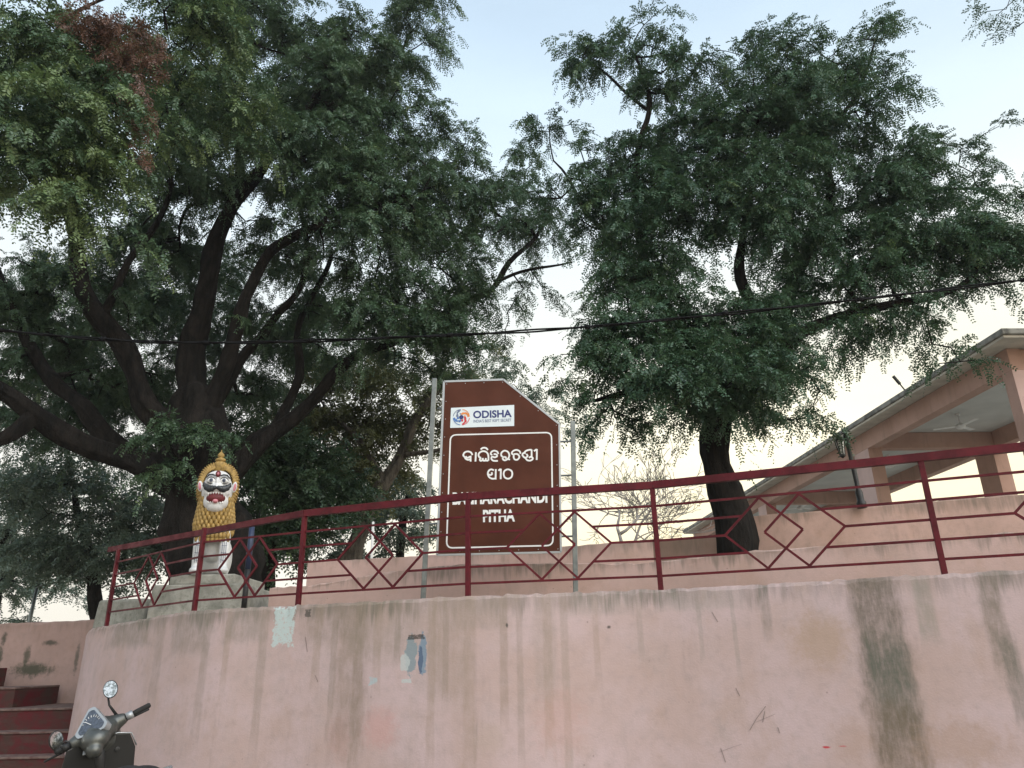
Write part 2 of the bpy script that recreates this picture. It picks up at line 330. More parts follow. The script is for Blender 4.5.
# ------------------------------------------------------------------ trees
def uvmesh_tint(o, tint):
    a = o.data.attributes.new('tint', 'FLOAT', 'FACE'); a.data.foreach_set('value', np.ascontiguousarray(tint, dtype=np.float32))
def nrm(a): return a / (np.linalg.norm(a, axis=-1, keepdims=True) + 1e-9)
def leaves(base, dirn, name, mat, parent, L=.5, n=10, pairs=5, leaf_len=.16, lf=.05, lw=.02, droop=.5, tint0=None):
    """sprays of pinnate leaves: base (S,3), dirn (S,3). one quad per leaflet"""
    S = len(base); base = np.asarray(base); d = nrm(np.asarray(dirn))
    Ls = L * rng.uniform(.6, 1.3, S)
    s = np.linspace(.12, 1, n)[None, :] * np.ones((S, 1)); s = s + rng.normal(0, .03, (S, n))
    up = np.array([0, 0, 1.])
    side = nrm(np.cross(d, up) + rng.normal(0, .25, (S, 3)))
    dr = droop * rng.uniform(.4, 1.4, S)
    P = base[:, None] + d[:, None] * (Ls[:, None] * s)[..., None] - up * (Ls[:, None] * dr[:, None] * s ** 2)[..., None]
    tang = nrm(d[:, None] - up * (2 * dr[:, None] * s)[..., None])
    sg = np.where(np.arange(n) % 2 == 0, 1., -1.)[None, :, None]
    ld = nrm(tang * .55 + side[:, None] * sg * .85 - up * .35 + rng.normal(0, .28, (S, n, 3)))
    ld[:, -1] = nrm(tang[:, -1] + rng.normal(0, .2, (S, 3)))
    nr = nrm(np.cross(ld, nrm(np.cross(up + rng.normal(0, .5, (S, n, 3)), ld))))
    pv = np.cross(ld, nr)
    ll = leaf_len * rng.uniform(.7, 1.25, (S, n))
    q = np.linspace(.15, 1, pairs)
    B = P[:, :, None] + ld[:, :, None] * (ll[..., None] * q)[..., None] - up * (ll[..., None] * .3 * q ** 2)[..., None]     # S,n,pairs,3
    B = np.stack([B, B], 3); sgn = np.array([1., -1.])[None, None, None, :, None]
    fd = nrm(ld[:, :, None, None] * .5 + pv[:, :, None, None] * sgn * .85 - nr[:, :, None, None] * .25 + rng.normal(0, .18, B.shape))
    fl = (lf * rng.uniform(.75, 1.2, B.shape[:-1]) * (1 - .35 * np.abs(q - .45))[None, None, :, None])[..., None]
    wd = nrm(np.cross(fd, nr[:, :, None, None] + rng.normal(0, .3, B.shape))) * (lw * .5)
    mid = B + fd * fl * .5
    V = np.stack([B, mid + wd, B + fd * fl, mid - wd], 4).reshape(-1, 3)
    o = quadmesh(name, V, np.arange(len(V)).reshape(-1, 4), mat, parent)
    t = (rng.uniform(0, .6, (S, 1)) if tint0 is None else tint0[:, None]) + rng.uniform(0, .4, (S, n))
    uvmesh_tint(o, np.repeat(np.clip(t, 0, 1).ravel(), pairs * 2))
    return o
def resample(pl, step):
    out = []
    for a, b in zip(pl, pl[1:]):
        k = max(1, int(np.linalg.norm(b[:3] - a[:3]) / step))
        for i in range(k): out.append(a + (b - a) * i / k)
    out.append(pl[-1]); out = np.array(out)
    for _ in range(2):                      # ease the corners
        out[1:-1] = .25 * out[:-2] + .5 * out[1:-1] + .25 * out[2:]
    return out
class Tree:
    def __init__(s, limbs, step=.18, wobble=.035):
        s.p, s.par, s.r, s.kind = [], [], [], []
        for li, limb in enumerate(limbs):
            pl = np.array([[*(at(x, y, Y) if not isinstance(x, str) else (y[0], y[1], y[2])), r] for x, y, Y, r in limb])
            q = resample(pl, step)
            if li == 0: par = -1
            else:
                par = int(np.argmin(np.linalg.norm(np.array(s.p) - q[0, :3], axis=1)))
                q = q[1:] if np.linalg.norm(s.p[par] - q[0, :3]) < .12 else q
            ph = rng.uniform(0, 6, 3)
            for i, row in enumerate(q):
                w = wobble * min(1, i / 6) * np.sin(ph + i * np.array([.45, .38, .52]))
                s.p.append(row[:3] + w); s.par.append(par); s.r.append(row[3]); s.kind.append(0); par = len(s.p) - 1
    def grow(s, A, step=.22, sag=.12):
        """join every spray base in A to the nearest wood by a slightly bent branch"""
        A = np.asarray(A); P0 = np.array(s.p)
        d0 = np.array([np.min(np.sum((P0 - a) ** 2, 1)) for a in A]); order = np.argsort(d0)
        P = np.zeros((len(P0) + len(A) * 14, 3)); n = len(P0); P[:n] = P0
        depth = np.zeros(len(P)); tips = np.zeros(len(A), int); D = np.zeros_like(A)
        for ai in order:
            a = A[ai]; j = int(np.argmin(np.sum((P[:n] - a) ** 2, 1) + .15 * depth[:n])); b = P[j]
            k = int(np.clip(np.linalg.norm(a - b) / step, 1, 12)); par = j; L = np.linalg.norm(a - b)
            off = rng.normal(0, .07, 3) * L + np.array([0, 0, sag * L])
            for i in range(1, k + 1):
                t = i / k; P[n] = b + (a - b) * t + off * (4 * t * (1 - t)) * .5; depth[n] = depth[par] + L / k
                s.p.append(P[n].copy()); s.par.append(par); s.r.append(0.); s.kind.append(1); par = n; n += 1
            tips[ai] = par; D[ai] = nrm(a - P[s.par[par]])
        return D
    def build(s, trunk_mat, parent, rmin=.006, k0=.0085, pw=.45, flare=0.):
        n = len(s.p); P = np.array(s.p); par = np.array(s.par); kids = [[] for _ in range(n)]; cnt = np.zeros(n)
        for i in range(n):
            if par[i] >= 0: kids[par[i]].append(i)
        for i in range(n - 1, -1, -1):
            if not kids[i]: cnt[i] = 1
            if par[i] >= 0: cnt[par[i]] += cnt[i]
        rad = np.where(np.array(s.kind) == 0, np.array(s.r), np.maximum(rmin, k0 * cnt ** pw))
        for i in range(n):
            if s.kind[i] == 1 and par[i] >= 0: rad[i] = min(rad[i], rad[par[i]] * .9)
        out = {0: BM(), 1: BM()}
        VV = {0: [], 1: []}; FF = {0: [], 1: []}; off = {0: 0, 1: 0}
        stack = [(i, -1) for i in range(n) if par[i] < 0]
        while stack:
            i, p = stack.pop(); chain = [] if p < 0 else [p]; kd = s.kind[i]; c = i
            while True:
                chain.append(c); ks = [x for x in kids[c]]
                same = [x for x in ks if s.kind[x] == kd]
                if not same: [stack.append((x, c)) for x in ks]; break
                nx = max(same, key=lambda x: (rad[x], cnt[x]))
                [stack.append((x, c)) for x in ks if x != nx]; c = nx
            if len(chain) < 2: continue
            C = P[chain]; r = rad[chain].copy()
            if p >= 0: r[0] = min(r[0], r[1] * 1.25)
            m = 28 if r.max() > .12 else 8 if r.max() > .04 else 5 if r.max() > .014 else 3
            T = nrm(np.gradient(C, axis=0)); ref = np.array([.3, -.9, .2]); A1 = nrm(ref - T * (T @ ref)[:, None]); A2 = np.cross(T, A1)
            th = np.linspace(0, 2 * math.pi, m, endpoint=False)
            rr = r[:, None] * np.ones((1, m))
            if r.max() > .09:
                hz = C[:, 2:3] * 1.1
                rr = rr * (1 + .11 * np.sin(3 * th[None] + hz) + .09 * np.sin(5 * th[None] - 1.7 * hz + 1) + .05 * np.sin(9 * th[None] + 2.6 * hz) + rng.normal(0, .03, rr.shape)) * (1 + .07 * np.sin(hz * 3.1 + 2) + .05 * np.sin(hz * 7.7))
                if flare and p < 0: rr = rr * (1 + flare * np.exp(-np.arange(len(C)) * .55)[:, None] * (1 + .4 * np.sin(5 * th[None])))
            V = C[:, None] + rr[..., None] * (A1[:, None] * np.cos(th)[None, :, None] + A2[:, None] * np.sin(th)[None, :, None])
            idx = off[kd] + np.arange(len(C) * m).reshape(len(C), m)
            a, b = idx[:-1], idx[1:]
            FF[kd].append(np.stack([a, np.roll(a, -1, 1), np.roll(b, -1, 1), b], -1).reshape(-1, 4)); VV[kd].append(V.reshape(-1, 3)); off[kd] += len(C) * m
        for kd, nm in ((0, 'trunk'), (1, 'branches')):
            out[kd].free()
            if VV[kd]: quadmesh(nm, np.concatenate(VV[kd]), np.concatenate(FF[kd]), trunk_mat, parent, True)
def blobs_points(blobs, dens, clump=.2):
    """spray bases inside ellipsoidal foliage masses given as (px, py, Y, radius px[, density])"""
    pts, ctr = [], []
    for b in blobs:
        x, y, Y, r = b[:4]; c = at(x, y, Y); rw = r * Y / F * .86; n = max(3, int(dens * (b[4] if len(b) > 4 else 1) * r * r / 100))
        nc = max(2, n // 6)
        v = nrm(rng.normal(0, 1, (nc, 3))) * (rng.uniform(.05, 1, (nc, 1)) ** .45)
        cc = c + v * rw * np.array([1, .9, .92]); w = rng.integers(0, nc, n)
        off = rng.normal(0, 1, (n, 3)) * np.array([1, 1, .38]) * clump * rng.uniform(.6, 1.3, nc)[w][:, None]
        pts.append(cc[w] + off); ctr.append(cc[w] - np.array([0, 0, .1]) + (c - cc[w]) * .25)
    return np.concatenate(pts), np.concatenate(ctr)
tree_no = 0
def leafy(name, label, limbs, blobs, dens, mat, bark_, group=None, droop=.5, flare=.3, per=2, near=False, clump_r=.2, wobble=.035, thin=1., **kw):
    global rng, tree_no
    tree_no += 1; rng = np.random.default_rng(40 + tree_no)      # each tree keeps its shape whatever is changed elsewhere
    t = thing(name, label, 'tree', group=group)
    T = Tree(limbs, wobble=wobble); T.r = [q * thin if q < .42 else q for q in T.r]; A, Cn = blobs_points(blobs, dens, clump_r); D = T.grow(A); T.build(bark_, t, flare=flare)
    Ls = kw.get('L', .5); A2 = np.repeat(A, per, 0); D2 = np.repeat(D, per, 0); C2 = np.repeat(Cn, per, 0)
    d = nrm(D2 * .35 + nrm(A2 - C2) * .9 + rng.normal(0, .38, A2.shape) + np.array([0, 0, .1]))
    clump = rng.uniform(0, .6, len(A))
    leaves(A2 - D2 * rng.uniform(.0, .45, (len(A2), 1)) * Ls, d, 'crown', mat, t, droop=droop, tint0=np.repeat(np.where(A[:, 1] < 10.6, clump + .36 if near else clump, clump), per), **kw)
    return t, T

# ------------------------------------------------------------------ ground
GZ = .12
def flat(name, poly, z, mat, under=None):
    bm = BM(); f = bm.faces.new([bm.verts.new((x, y, z)) for x, y in poly])
    if f.normal.z < 0: f.normal_flip()
    if under is not None:
        r = bmesh.ops.extrude_face_region(bm, geom=[f]); vs = [e for e in r['geom'] if isinstance(e, bmesh.types.BMVert)]
        for v in vs: v.co.z = z
        for v in bm.verts:
            if v not in vs: v.co.z = under
    return structure(obj(name, bm, mat))
flat('ground', [(-110, -60), (110, -60), (110, 130), (-110, 130)], GZ, M['earth'])

# wall lines in plan, measured at the coping
POSTS = [((107, 622)), ((194, 612)), ((298, 606)), ((468, 597)), ((661, 590)), ((945, 575))]
ZA = EYE + .62
PP = [atz(*p, ZA) for p in POSTS]
def smooth_line(pts, step):
    pts = np.array(pts, float); out = []
    P = np.vstack([2 * pts[0] - pts[1], pts, 2 * pts[-1] - pts[-2]])
    for i in range(1, len(P) - 2):
        k = max(2, int(np.linalg.norm(P[i + 1] - P[i]) / step))
        for j in range(k):
            t = j / k; a, b, c, d = P[i - 1:i + 3]
            out.append(.5 * (2 * b + (c - a) * t + (2 * a - 5 * b + 4 * c - d) * t * t + (3 * b - a - 3 * c + d) * t ** 3))
    out.append(pts[-1]); return np.array(out)
def wall_mesh(name, line, z0, ztop, thick, mat, label, rough=.006, batter=0., coping=0.):
    """line (n,2) seen from the camera side; ztop number or array; grid face, uneven coping; uv in metres"""
    line = np.array(line); n = len(line); zt = np.ones(n) * ztop
    T = nrm(np.gradient(line, axis=0)); N = np.stack([T[:, 1], -T[:, 0]], 1)      # outward (towards camera when line runs left->right)
    u = np.concatenate([[0], np.cumsum(np.linalg.norm(np.diff(line, axis=0), axis=1))])
    bm = BM(); uvl = bm.loops.layers.uv.new('UVMap')
    rows = [('f', 0.), ('f', .3), ('f', .6), ('f', .8), ('f', .93), ('f', .985), ('t', 0), ('t', .5), ('t', 1), ('b', .9), ('b', 0)]
    grid = []
    for kd, q in rows:
        row = []
        for i in range(n):
            z = z0 + (zt[i] - z0) * (q if kd != 't' else 1); off = 0.
            if kd == 'f': off = batter * (1 - q); z += (rng.normal(0, rough) if q > .9 else 0); off += (rng.normal(0, rough * .4) if q > .95 else 0)
            if kd == 't': off = -.012 - q * (thick - .024); z += rng.normal(0, rough)
            if kd == 'b': off = -thick
            p = line[i] + N[i] * off
            row.append((bm.verts.new((p[0], p[1], z)), u[i], z + (0 if kd == 'f' else -off)))
        grid.append(row)
    for a, b in zip(grid, grid[1:]):
        for i in range(n - 1):
            f = bm.faces.new([a[i][0], a[i + 1][0], b[i + 1][0], b[i][0]])
            for lp, q in zip(f.loops, (a[i], a[i + 1], b[i + 1], b[i])): lp[uvl].uv = (q[1], q[2])
    for i in (0, n - 1):
        f = bm.faces.new([r[i][0] for r in (grid if i == 0 else grid[::-1])])
        for lp in f.loops: lp[uvl].uv = (lp.vert.co.y * .9 + 40, lp.vert.co.z)
    return tag(obj(name, bm, mat), label, 'wall')
A_end = np.array([-6.5, 12.0]); d5 = nrm((PP[5] - PP[4])[:2])
lineA = smooth_line([A_end, PP[0][:2] + [-.02, .0], PP[1][:2], PP[2][:2], PP[3][:2], PP[4][:2], PP[5][:2], PP[5][:2] + d5 * 2.5, PP[5][:2] + d5 * 6], .06)
tA = nrm(np.gradient(lineA, axis=0)); lineA = lineA + np.stack([tA[:, 1], -tA[:, 0]], 1) * .09
uA = np.concatenate([[0], np.cumsum(np.linalg.norm(np.diff(lineA, axis=0), axis=1))])
def on_wallA(x, y):
    """photo point -> (metres along, height) on the retaining wall's face"""
    best = None
    for i in range(len(lineA) - 1):
        a, b = lineA[i], lineA[i + 1]; d = ray(x, y)
        mtx = np.array([[d[0], a[0] - b[0]], [d[1], a[1] - b[1]]])
        if abs(np.linalg.det(mtx)) < 1e-9: continue
        t, s = np.linalg.solve(mtx, a)
        if t > 0 and -.01 <= s <= 1.01: best = (uA[i] + s * (uA[i + 1] - uA[i]), EYE + d[2] * t)
    return best
def wmark(x, y, rx, ry, mode, c, amt):
    u, v = on_wallA(x, y); u1, _ = on_wallA(x + rx, y); _, v1 = on_wallA(x, y - ry)
    return (u, v, abs(u1 - u), abs(v1 - v), mode, c, amt)
DK, GRN = (.12, .105, .075), (.11, .125, .1)
TAN = (.33, .25, .19)
marks = [wmark(x_, 605 + h_ * .55, w_, h_, 'streak', c__, a_) for x_, w_, h_, c__, a_ in ((318, 5, 60, TAN, .5), (334, 4, 90, (.24, .2, .16), .45), (358, 6, 120, (.26, .2, .15), .5), (378, 5, 60, TAN, .45), (398, 4, 40, (.22, .19, .15), .5), (432, 5, 110, TAN, .5), (446, 4, 70, (.24, .2, .16), .5), (470, 8, 120, TAN, .45), (504, 5, 80, (.3, .23, .18), .5), (520, 4, 110, (.27, .22, .18), .4), (548, 6, 100, TAN, .5), (566, 5, 130, (.3, .25, .2), .45), (596, 4, 50, TAN, .4), (640, 4, 40, (.3, .26, .22), .4), (735, 3, 50, (.28, .26, .22), .4), (700, 3, 40, (.3, .27, .23), .35), (160, 5, 70, (.26, .22, .18), .45), (205, 5, 90, (.26, .22, .18), .45), (228, 4, 60, TAN, .45), (262, 5, 100, (.28, .23, .19), .45))]
marks += [wmark(380, 728, 22, 26, 'blob', (.56, .3, .27), .45), wmark(560, 720, 30, 40, 'blob', (.54, .33, .29), .35), wmark(340, 735, 14, 30, 'blob', (.5, .3, .27), .35), wmark(490, 740, 20, 20, 'blob', (.44, .34, .28), .4)]
marks += [wmark(880, 630, 34, 80, 'streak', DK, .8), wmark(893, 690, 28, 70, 'streak', GRN, .75), wmark(903, 750, 36, 60, 'streak', (.17, .13, .09), .8),
         wmark(995, 620, 14, 60, 'streak', (.17, .15, .11), .7), wmark(1016, 680, 12, 50, 'streak', GRN, .55), wmark(925, 605, 12, 40, 'streak', (.25, .25, .2), .5), wmark(765, 605, 6, 40, 'streak', GRN, .4),
         wmark(820, 640, 38, 32, 'blob', (.42, .3, .22), .6), wmark(960, 745, 60, 30, 'blob', (.4, .27, .2), .45), wmark(850, 740, 25, 25, 'blob', (.42, .29, .23), .4),
         wmark(130, 632, 30, 18, 'streak', (.2, .19, .15), .6), wmark(190, 630, 26, 30, 'streak', (.22, .2, .16), .55), wmark(245, 622, 26, 24, 'streak', (.2, .19, .15), .55), wmark(330, 622, 34, 26, 'streak', (.24, .2, .16), .5), wmark(480, 612, 40, 20, 'streak', (.26, .23, .19), .45), wmark(600, 604, 40, 14, 'streak', (.3, .27, .24), .4), wmark(700, 600, 50, 12, 'streak', (.3, .28, .25), .4),
         wmark(352, 670, 20, 90, 'streak', (.24, .19, .15), .55), wmark(450, 640, 25, 80, 'streak', (.36, .28, .23), .5), wmark(390, 625, 60, 40, 'streak', (.3, .25, .2), .45), wmark(545, 640, 14, 70, 'streak', (.33, .28, .25), .4),
         wmark(284, 625, 10.5, 20, 'patch', (.5, .6, .6), .9), wmark(411, 655, 6, 20, 'chip', (.24, .3, .33), .9), wmark(423, 655, 4.2, 21, 'chip', (.2, .28, .36), .9), wmark(421, 660, 2.5, 14, 'chip', (.08, .12, .2), .8), wmark(405, 663, 5, 9, 'chip', (.5, .54, .54), .8),
         wmark(374, 681, 4, 4, 'patch', (.4, .5, .53), .8), wmark(407, 681, 5, 2, 'patch', (.5, .55, .55), .8),
         wmark(416, 637, 8, 2.5, 'patch', (.05, .045, .04), .8), wmark(308, 613, 3, 4, 'patch', (.05, .05, .045), .7), wmark(507, 625, 1.6, 3, 'blob', (.05, .05, .045), .8), wmark(609, 627, 2.5, 2, 'blob', (.05, .05, .045), .8),
         wmark(826, 747, 5, 1.4, 'blob', (.5, .02, .04), .9), wmark(843, 746, 4, 1, 'blob', (.5, .05, .08), .6)]
M['wallA'] = plaster('pink_retaining_plaster', PINK, (.5, .37, .345), DIRT, .45, ZA, .95, marks, .24)
zA_ = ZA - np.interp(uA, [0, np.linalg.norm(PP[1] - PP[0]) + 1.0], [.11, 0])
wallA = wall_mesh('retaining_wall', lineA, -.05, zA_, .3, M['wallA'], 'long pale pink retaining wall with dark rain stains under the maroon railing', .006, .03)
# scratches scored in the paint: a child mesh 2 mm proud
def scratch(bm, pts, w):
    for a, b in zip(pts, pts[1:]):
        vs = []
        for (x, y), sg in ((a, -1), (a, 1), (b, 1), (b, -1)):
            u, v = on_wallA(x, y); i = int(np.clip(np.searchsorted(uA, u) - 1, 0, len(lineA) - 2)); t = (u - uA[i]) / (uA[i + 1] - uA[i])
            p = lineA[i] + (lineA[i + 1] - lineA[i]) * t; T = nrm(lineA[i + 1] - lineA[i]); N = np.array([T[1], -T[0]])
            q = p + N * (.03 * (1 - (v + .05) / (ZA + .05)) + .007); vs.append((q[0] + sg * w * T[0], q[1] + sg * w * T[1], v))
        try: bm.faces.new([bm.verts.new(c) for c in vs])
        except ValueError: pass
bm = BM()
for pts in ([(750, 730), (757, 718), (766, 706)], [(763, 722), (765, 711)], [(756, 722), (775, 714)], [(736, 688), (740, 696)], [(778, 727), (780, 733)], [(719, 752), (735, 746), (742, 744)], [(721, 748), (726, 762)], [(306, 637), (308, 652)], [(316, 675), (319, 682)], [(712, 612), (718, 622)]):
    scratch(bm, pts, .0032)
obj('scratch_marks', bm, plain('scratch', (.27, .22, .2), .9), wallA)

# low wall of the upper terrace, parapets behind it
lineB = smooth_line([(-3.5, 10.9), (-2.35, 10.55), (-.6, 10.0), (1.45, 9.35), (2.51, 8.75), (3.53, 8.24), (5.15, 7.63), (7.5, 6.7), (9.5, 6)], .12)
def ztop_line(line, pxl):
    """coping height so the top edge passes through the measured photo points (x, y) at the line's own depth"""
    pts = []
    for x, y in pxl:
        d = ray(x, y); best = None
        for i in range(len(line) - 1):
            a, b = line[i], line[i + 1]; mtx = np.array([[d[0], a[0] - b[0]], [d[1], a[1] - b[1]]])
            t, s = np.linalg.solve(mtx, a)
            if t > 0 and -.01 <= s <= 1.01: best = (i + s, EYE + d[2] * t)
        if best: pts.append(best)
    pts.sort(); return np.interp(np.arange(len(line)), [p[0] for p in pts], [p[1] for p in pts])
zB = ztop_line(lineB, [(262, 590), (307, 586), (390, 572), (466, 564), (560, 563), (634, 564), (734, 553), (840, 545), (930, 539), (1020, 533)])
M['plB'] = plaster('pink_parapet_plaster', (.62, .44, .4), (.55, .38, .33), (.15, .14, .11), .45, 2.72, .8, grime=.15)
wall_mesh('terrace_wall', lineB, 2.0, zB, .35, M['plB'], 'low pink wall with mouldy top close behind the maroon railing', .007)
lineC = smooth_line([(-3.15, 11.5), (-1.2, 11.3), (.9, 11.1), (2.0, 11.0)], .12)
zC = ztop_line(lineC, [(272, 567), (341, 560), (434, 555), (560, 547), (628, 541)])
M['plC'] = plaster('pink_back_plaster', (.6, .42, .38), (.5, .35, .31), (.16, .15, .12), .5, 3.12, .6, grime=.2)
wall_mesh('back_wall', lineC, 2.3, zC, .2, M['plC'], 'pink wall behind the brown sign, ending at the right tree', .006)
lineD = smooth_line([(2.05, 12.4), (3.2, 12.2), (4.5, 11.8)], .12)
zD = ztop_line(lineD, [(640, 540), (700, 537), (745, 535)])
M['plD'] = plaster('brown_pit_plaster', (.42, .29, .24), (.36, .25, .21), (.16, .14, .11), .5, 3.3, .5, grime=.3)
wall_mesh('planter_wall', lineD, 2.3, zD, .2, M['plD'], 'brownish low wall directly behind the right tree trunk', .006)
lineE = smooth_line([(3.55, 11.6), (4.4, 11.3), (6.2, 10.9), (8.2, 10.4), (11, 9.7)], .12)
zE = ztop_line(lineE, [(752, 516), (815, 511), (862, 506), (940, 500), (1020, 494)])
M['plE'] = plaster('pink_pavilion_parapet', (.55, .37, .32), (.46, .31, .26), (.15, .13, .1), .55, 3.6, .7, grime=.3)
wall_mesh('pavilion_parapet', lineE, 2.3, zE, .22, M['plE'], 'stained pink parapet wall in front of the open pavilion', .008)
# terrace surfaces
back = [(60, 90), (-6.3, 90)]
LA = [(p[0], p[1] + .1) for p in lineA[::6]] + [tuple(lineA[-1] + [0, .1])]
flat('terrace_ground', LA + [(60, 3)] + back + [(-6.4, 14)], 2.1, M['earth'])
LB = [(p[0] + .02, p[1] + .15) for p in lineB[::4]]
flat('upper_terrace_ground', LB + [(60, 5)] + [(60, 90), (-3.4, 90)], 2.45, M['earth'])
flat('pavilion_floor', [(5, 12.5), (40, 8), (40, 60), (5, 60)], 3.3, M['concrete'])
# left: far boundary wall and broad steps
M['plF'] = plaster('flaking_pink_plaster', (.42, .295, .27), (.36, .25, .225), (.07, .075, .055), .55, 2.38, .35, marks=[
    (4.9, 1.55, .5, .14, 'blob', (.06, .065, .045), .9), (4.2, 1.75, .12, .25, 'blob', (.06, .065, .045), .85), (5.15, 2.0, .16, .06, 'blob', (.05, .055, .04), .8), (4.75, 1.8, .08, .2, 'blob', (.06, .065, .045), .8), (4.25, 2.1, .06, .13, 'blob', (.05, .055, .04), .8), (5.7, 1.7, .05, .3, 'blob', (.07, .075, .06), .7), (5.95, 2.05, .05, .15, 'blob', (.08, .08, .06), .6)], grime=.2)
lf_ = smooth_line([(-13.6, 14.6), (-9.5, 14.3), (-7.2, 14.15), (-5.9, 14.0)], .12)
wall_mesh('boundary_wall', lf_, 0, np.interp(np.arange(len(lf_)), [0, len(lf_)], [2.28, 2.42]), .2, M['plF'], 'flaking pink wall above the red steps at far left', .008)
st = thing('red_steps', 'broad dark red steps climbing beside the retaining wall', 'steps', (-8, 12.6, GZ))
zs = [.09, .39, .69, .99, 1.29]
for i in range(4):
    z1 = zs[i + 1] - .3; zt_ = zs[i] + .3; y0 = 11.75 + .36 * i; x1 = -6.25 - .04 * i if i < 3 else -8.05
    z_top = zs[i + 1]
    bm = BM(); box(bm, ((-14 + x1) / 2 + 8, (y0 + 14.05) / 2 - 12.6, (z_top - .03 + 0) / 2 - GZ), (x1 + 14, 14.05 - y0, z_top - .03)); obj('step', bm, M['red_step'], st, bevel=.008)
    bm = BM(); box(bm, ((-14 + x1) / 2 + 8, (y0 - .02 + 14.04) / 2 - 12.6, z_top - .015 - GZ), (x1 + 14 + .02, 14.04 - y0 + .02, .03)); obj('tread', bm, M['tread'], st, bevel=.006)
bm = BM(); box(bm, (-11.6 + 8, 13.6 - 12.6, .72), (5.2, .8, 1.5)); obj('step', bm, M['red_step'], st, bevel=.01)
# pier at the wall's left end and the lion's plinth
bm = BM(); a, b = at(99, 600, 12.0), at(146, 598, 11.4)
for v in box(bm, (0, 0, 0), (1, 1, 1)):
    t = v.co.x + .5; p = a + (b - a) * t; v.co = Vector((p[0] + (-.05 if v.co.z < 0 and t < .5 else 0), p[1] + (v.co.y + .5) * .35, 2.05 if v.co.z < 0 else p[2]))
tag(obj('end_pier', bm, M['concrete'], bevel=.04), 'weathered grey stub wall at the left end of the railing', 'pier')

# ------------------------------------------------------------------ pavilion
pv_l = nrm(np.array([-.05, 1., 0])); pv_w = np.array([pv_l[1], -pv_l[0], 0]); Q0 = np.array([10.25, 14.3, 0])
pv = thing('pavilion', 'open salmon pavilion with flat concrete roof, square columns and white ceiling', 'pavilion', tuple(Q0))
pv.rotation_euler = (0, 0, math.atan2(pv_l[1], pv_l[0]) - math.pi / 2)       # local x across, y along, z up
def pv_s(x, y):
    d = ray(x, y); mtx = np.array([[d[0], -pv_l[0]], [d[1], -pv_l[1]]]); t, s = np.linalg.solve(mtx, Q0[:2]); return s
CS = [0., pv_s(867, 470) - .25]; bay = CS[1]; CS += [pv_s(766, 508)]
CS += [CS[2] + (CS[2] - CS[1])]; CS.append(CS[3] + CS[2] - CS[1])
PE = pv_s(692, 536); WD = 4.0; ZC, ZBm, ZT = 7.4, 6.92, 7.56
CS = [c for c in CS if c < PE - .5] + [PE - .6]
def pbox(name, x0, x1, y0, y1, z0, z1, mat, bev=.01):
    bm = BM(); box(bm, ((x0 + x1) / 2, (y0 + y1) / 2, (z0 + z1) / 2), (x1 - x0, y1 - y0, z1 - z0)); return obj(name, bm, mat, pv, bevel=bev)
rf = pbox('roof', -.42, WD + .45, -.55, PE, ZC, ZT - .1, M['soffit'])
pbox('roof_edge', -.46, WD + .49, -.6, PE + .04, ZT - .1 + .002, ZT + .03, M['slab_edge'], .02)
for i, (a, b) in enumerate(zip(CS, CS[1:])):
    pbox('ceiling_panel', .3, WD - .3, a + .3, b - .001, ZC - .02, ZC - .003, M['ceiling'], 0)
pbox('long_beam', 0, .3, 0, PE - .25, ZBm, ZC - .002, M['salmon']); pbox('long_beam', WD - .3, WD, 0, PE - .25, ZBm, ZC - .002, M['salmon'])
for s in CS:
    pbox('cross_beam', .302, WD - .302, s + .004, s + .3, ZBm + .003, ZC - .022, M['salmon'])
for s in CS:
    for x0 in (0, WD - .4):
        bm = BM(); dpt = .3 if s == 0 else .8; box(bm, (x0 + .2, s + dpt / 2, (3.3 + ZBm) / 2), (.4 - .006, dpt, ZBm - 3.3 - .002))
        c = obj('column', bm, [M['salmon'], M['lit_pink']], pv)
        for p in c.data.polygons: p.material_index = 1 if x0 == 0 and (abs(p.normal.x) > .8) == (s > 1) else 0  # brighter lit side of each front column is put into the colour
        bm = BM(); box(bm, (x0 + .2, s + dpt / 2, 3.4), (.46, dpt + .06, .2)); obj('column_base', bm, M['salmon'], c, bevel=.01)
fanlab = ['white ceiling fan nearest the right edge, under the pavilion ceiling', 'white ceiling fan in the second bay, right of the lamp post', 'white ceiling fan in the bay just left of the lamp post']
for i, (x, y) in enumerate(((960, 424), (889, 455), (842, 480))):
    p = atz(x, y, ZC - .3) if i == 0 else at(x, y, 14.3 + (CS[1] + 2.6 if i == 1 else CS[2] + 1.6 if len(CS) > 3 else 26)); p = np.array([p[0], p[1], ZC - .02])
    if i: p = np.array([Q0[0] + WD / 2 + pv_l[0] * (p[1] - Q0[1]), p[1], ZC - .02])
    t = thing('ceiling_fan', fanlab[i], 'fan', tuple(p), (0, 0, .6 + i), 'ceiling fans in the pavilion')
    bm = BM(); tube(bm, [(0, 0, 0), (0, 0, -.28)], .018, 8); lathe(bm, [(.05, -.05), (.06, 0)], n=12); obj('rod', bm, M['white'], t, True)
    bm = BM(); lathe(bm, [(.03, -.42), (.09, -.4), (.12, -.35), (.12, -.31), (.06, -.27)], n=16); obj('motor', bm, M['white'], t, True)
    for k_ in range(3):
        bm = BM(); Mr = Matrix.Rotation(k_ * 2.0944, 4, 'Z') @ Matrix.Rotation(.15, 4, 'X'); box(bm, (.37, 0, -.34), (.52, .13, .012), Matrix.Rotation(k_ * 2.0944, 4, 'Z')); obj('blade', bm, M['white'], t, bevel=.004)
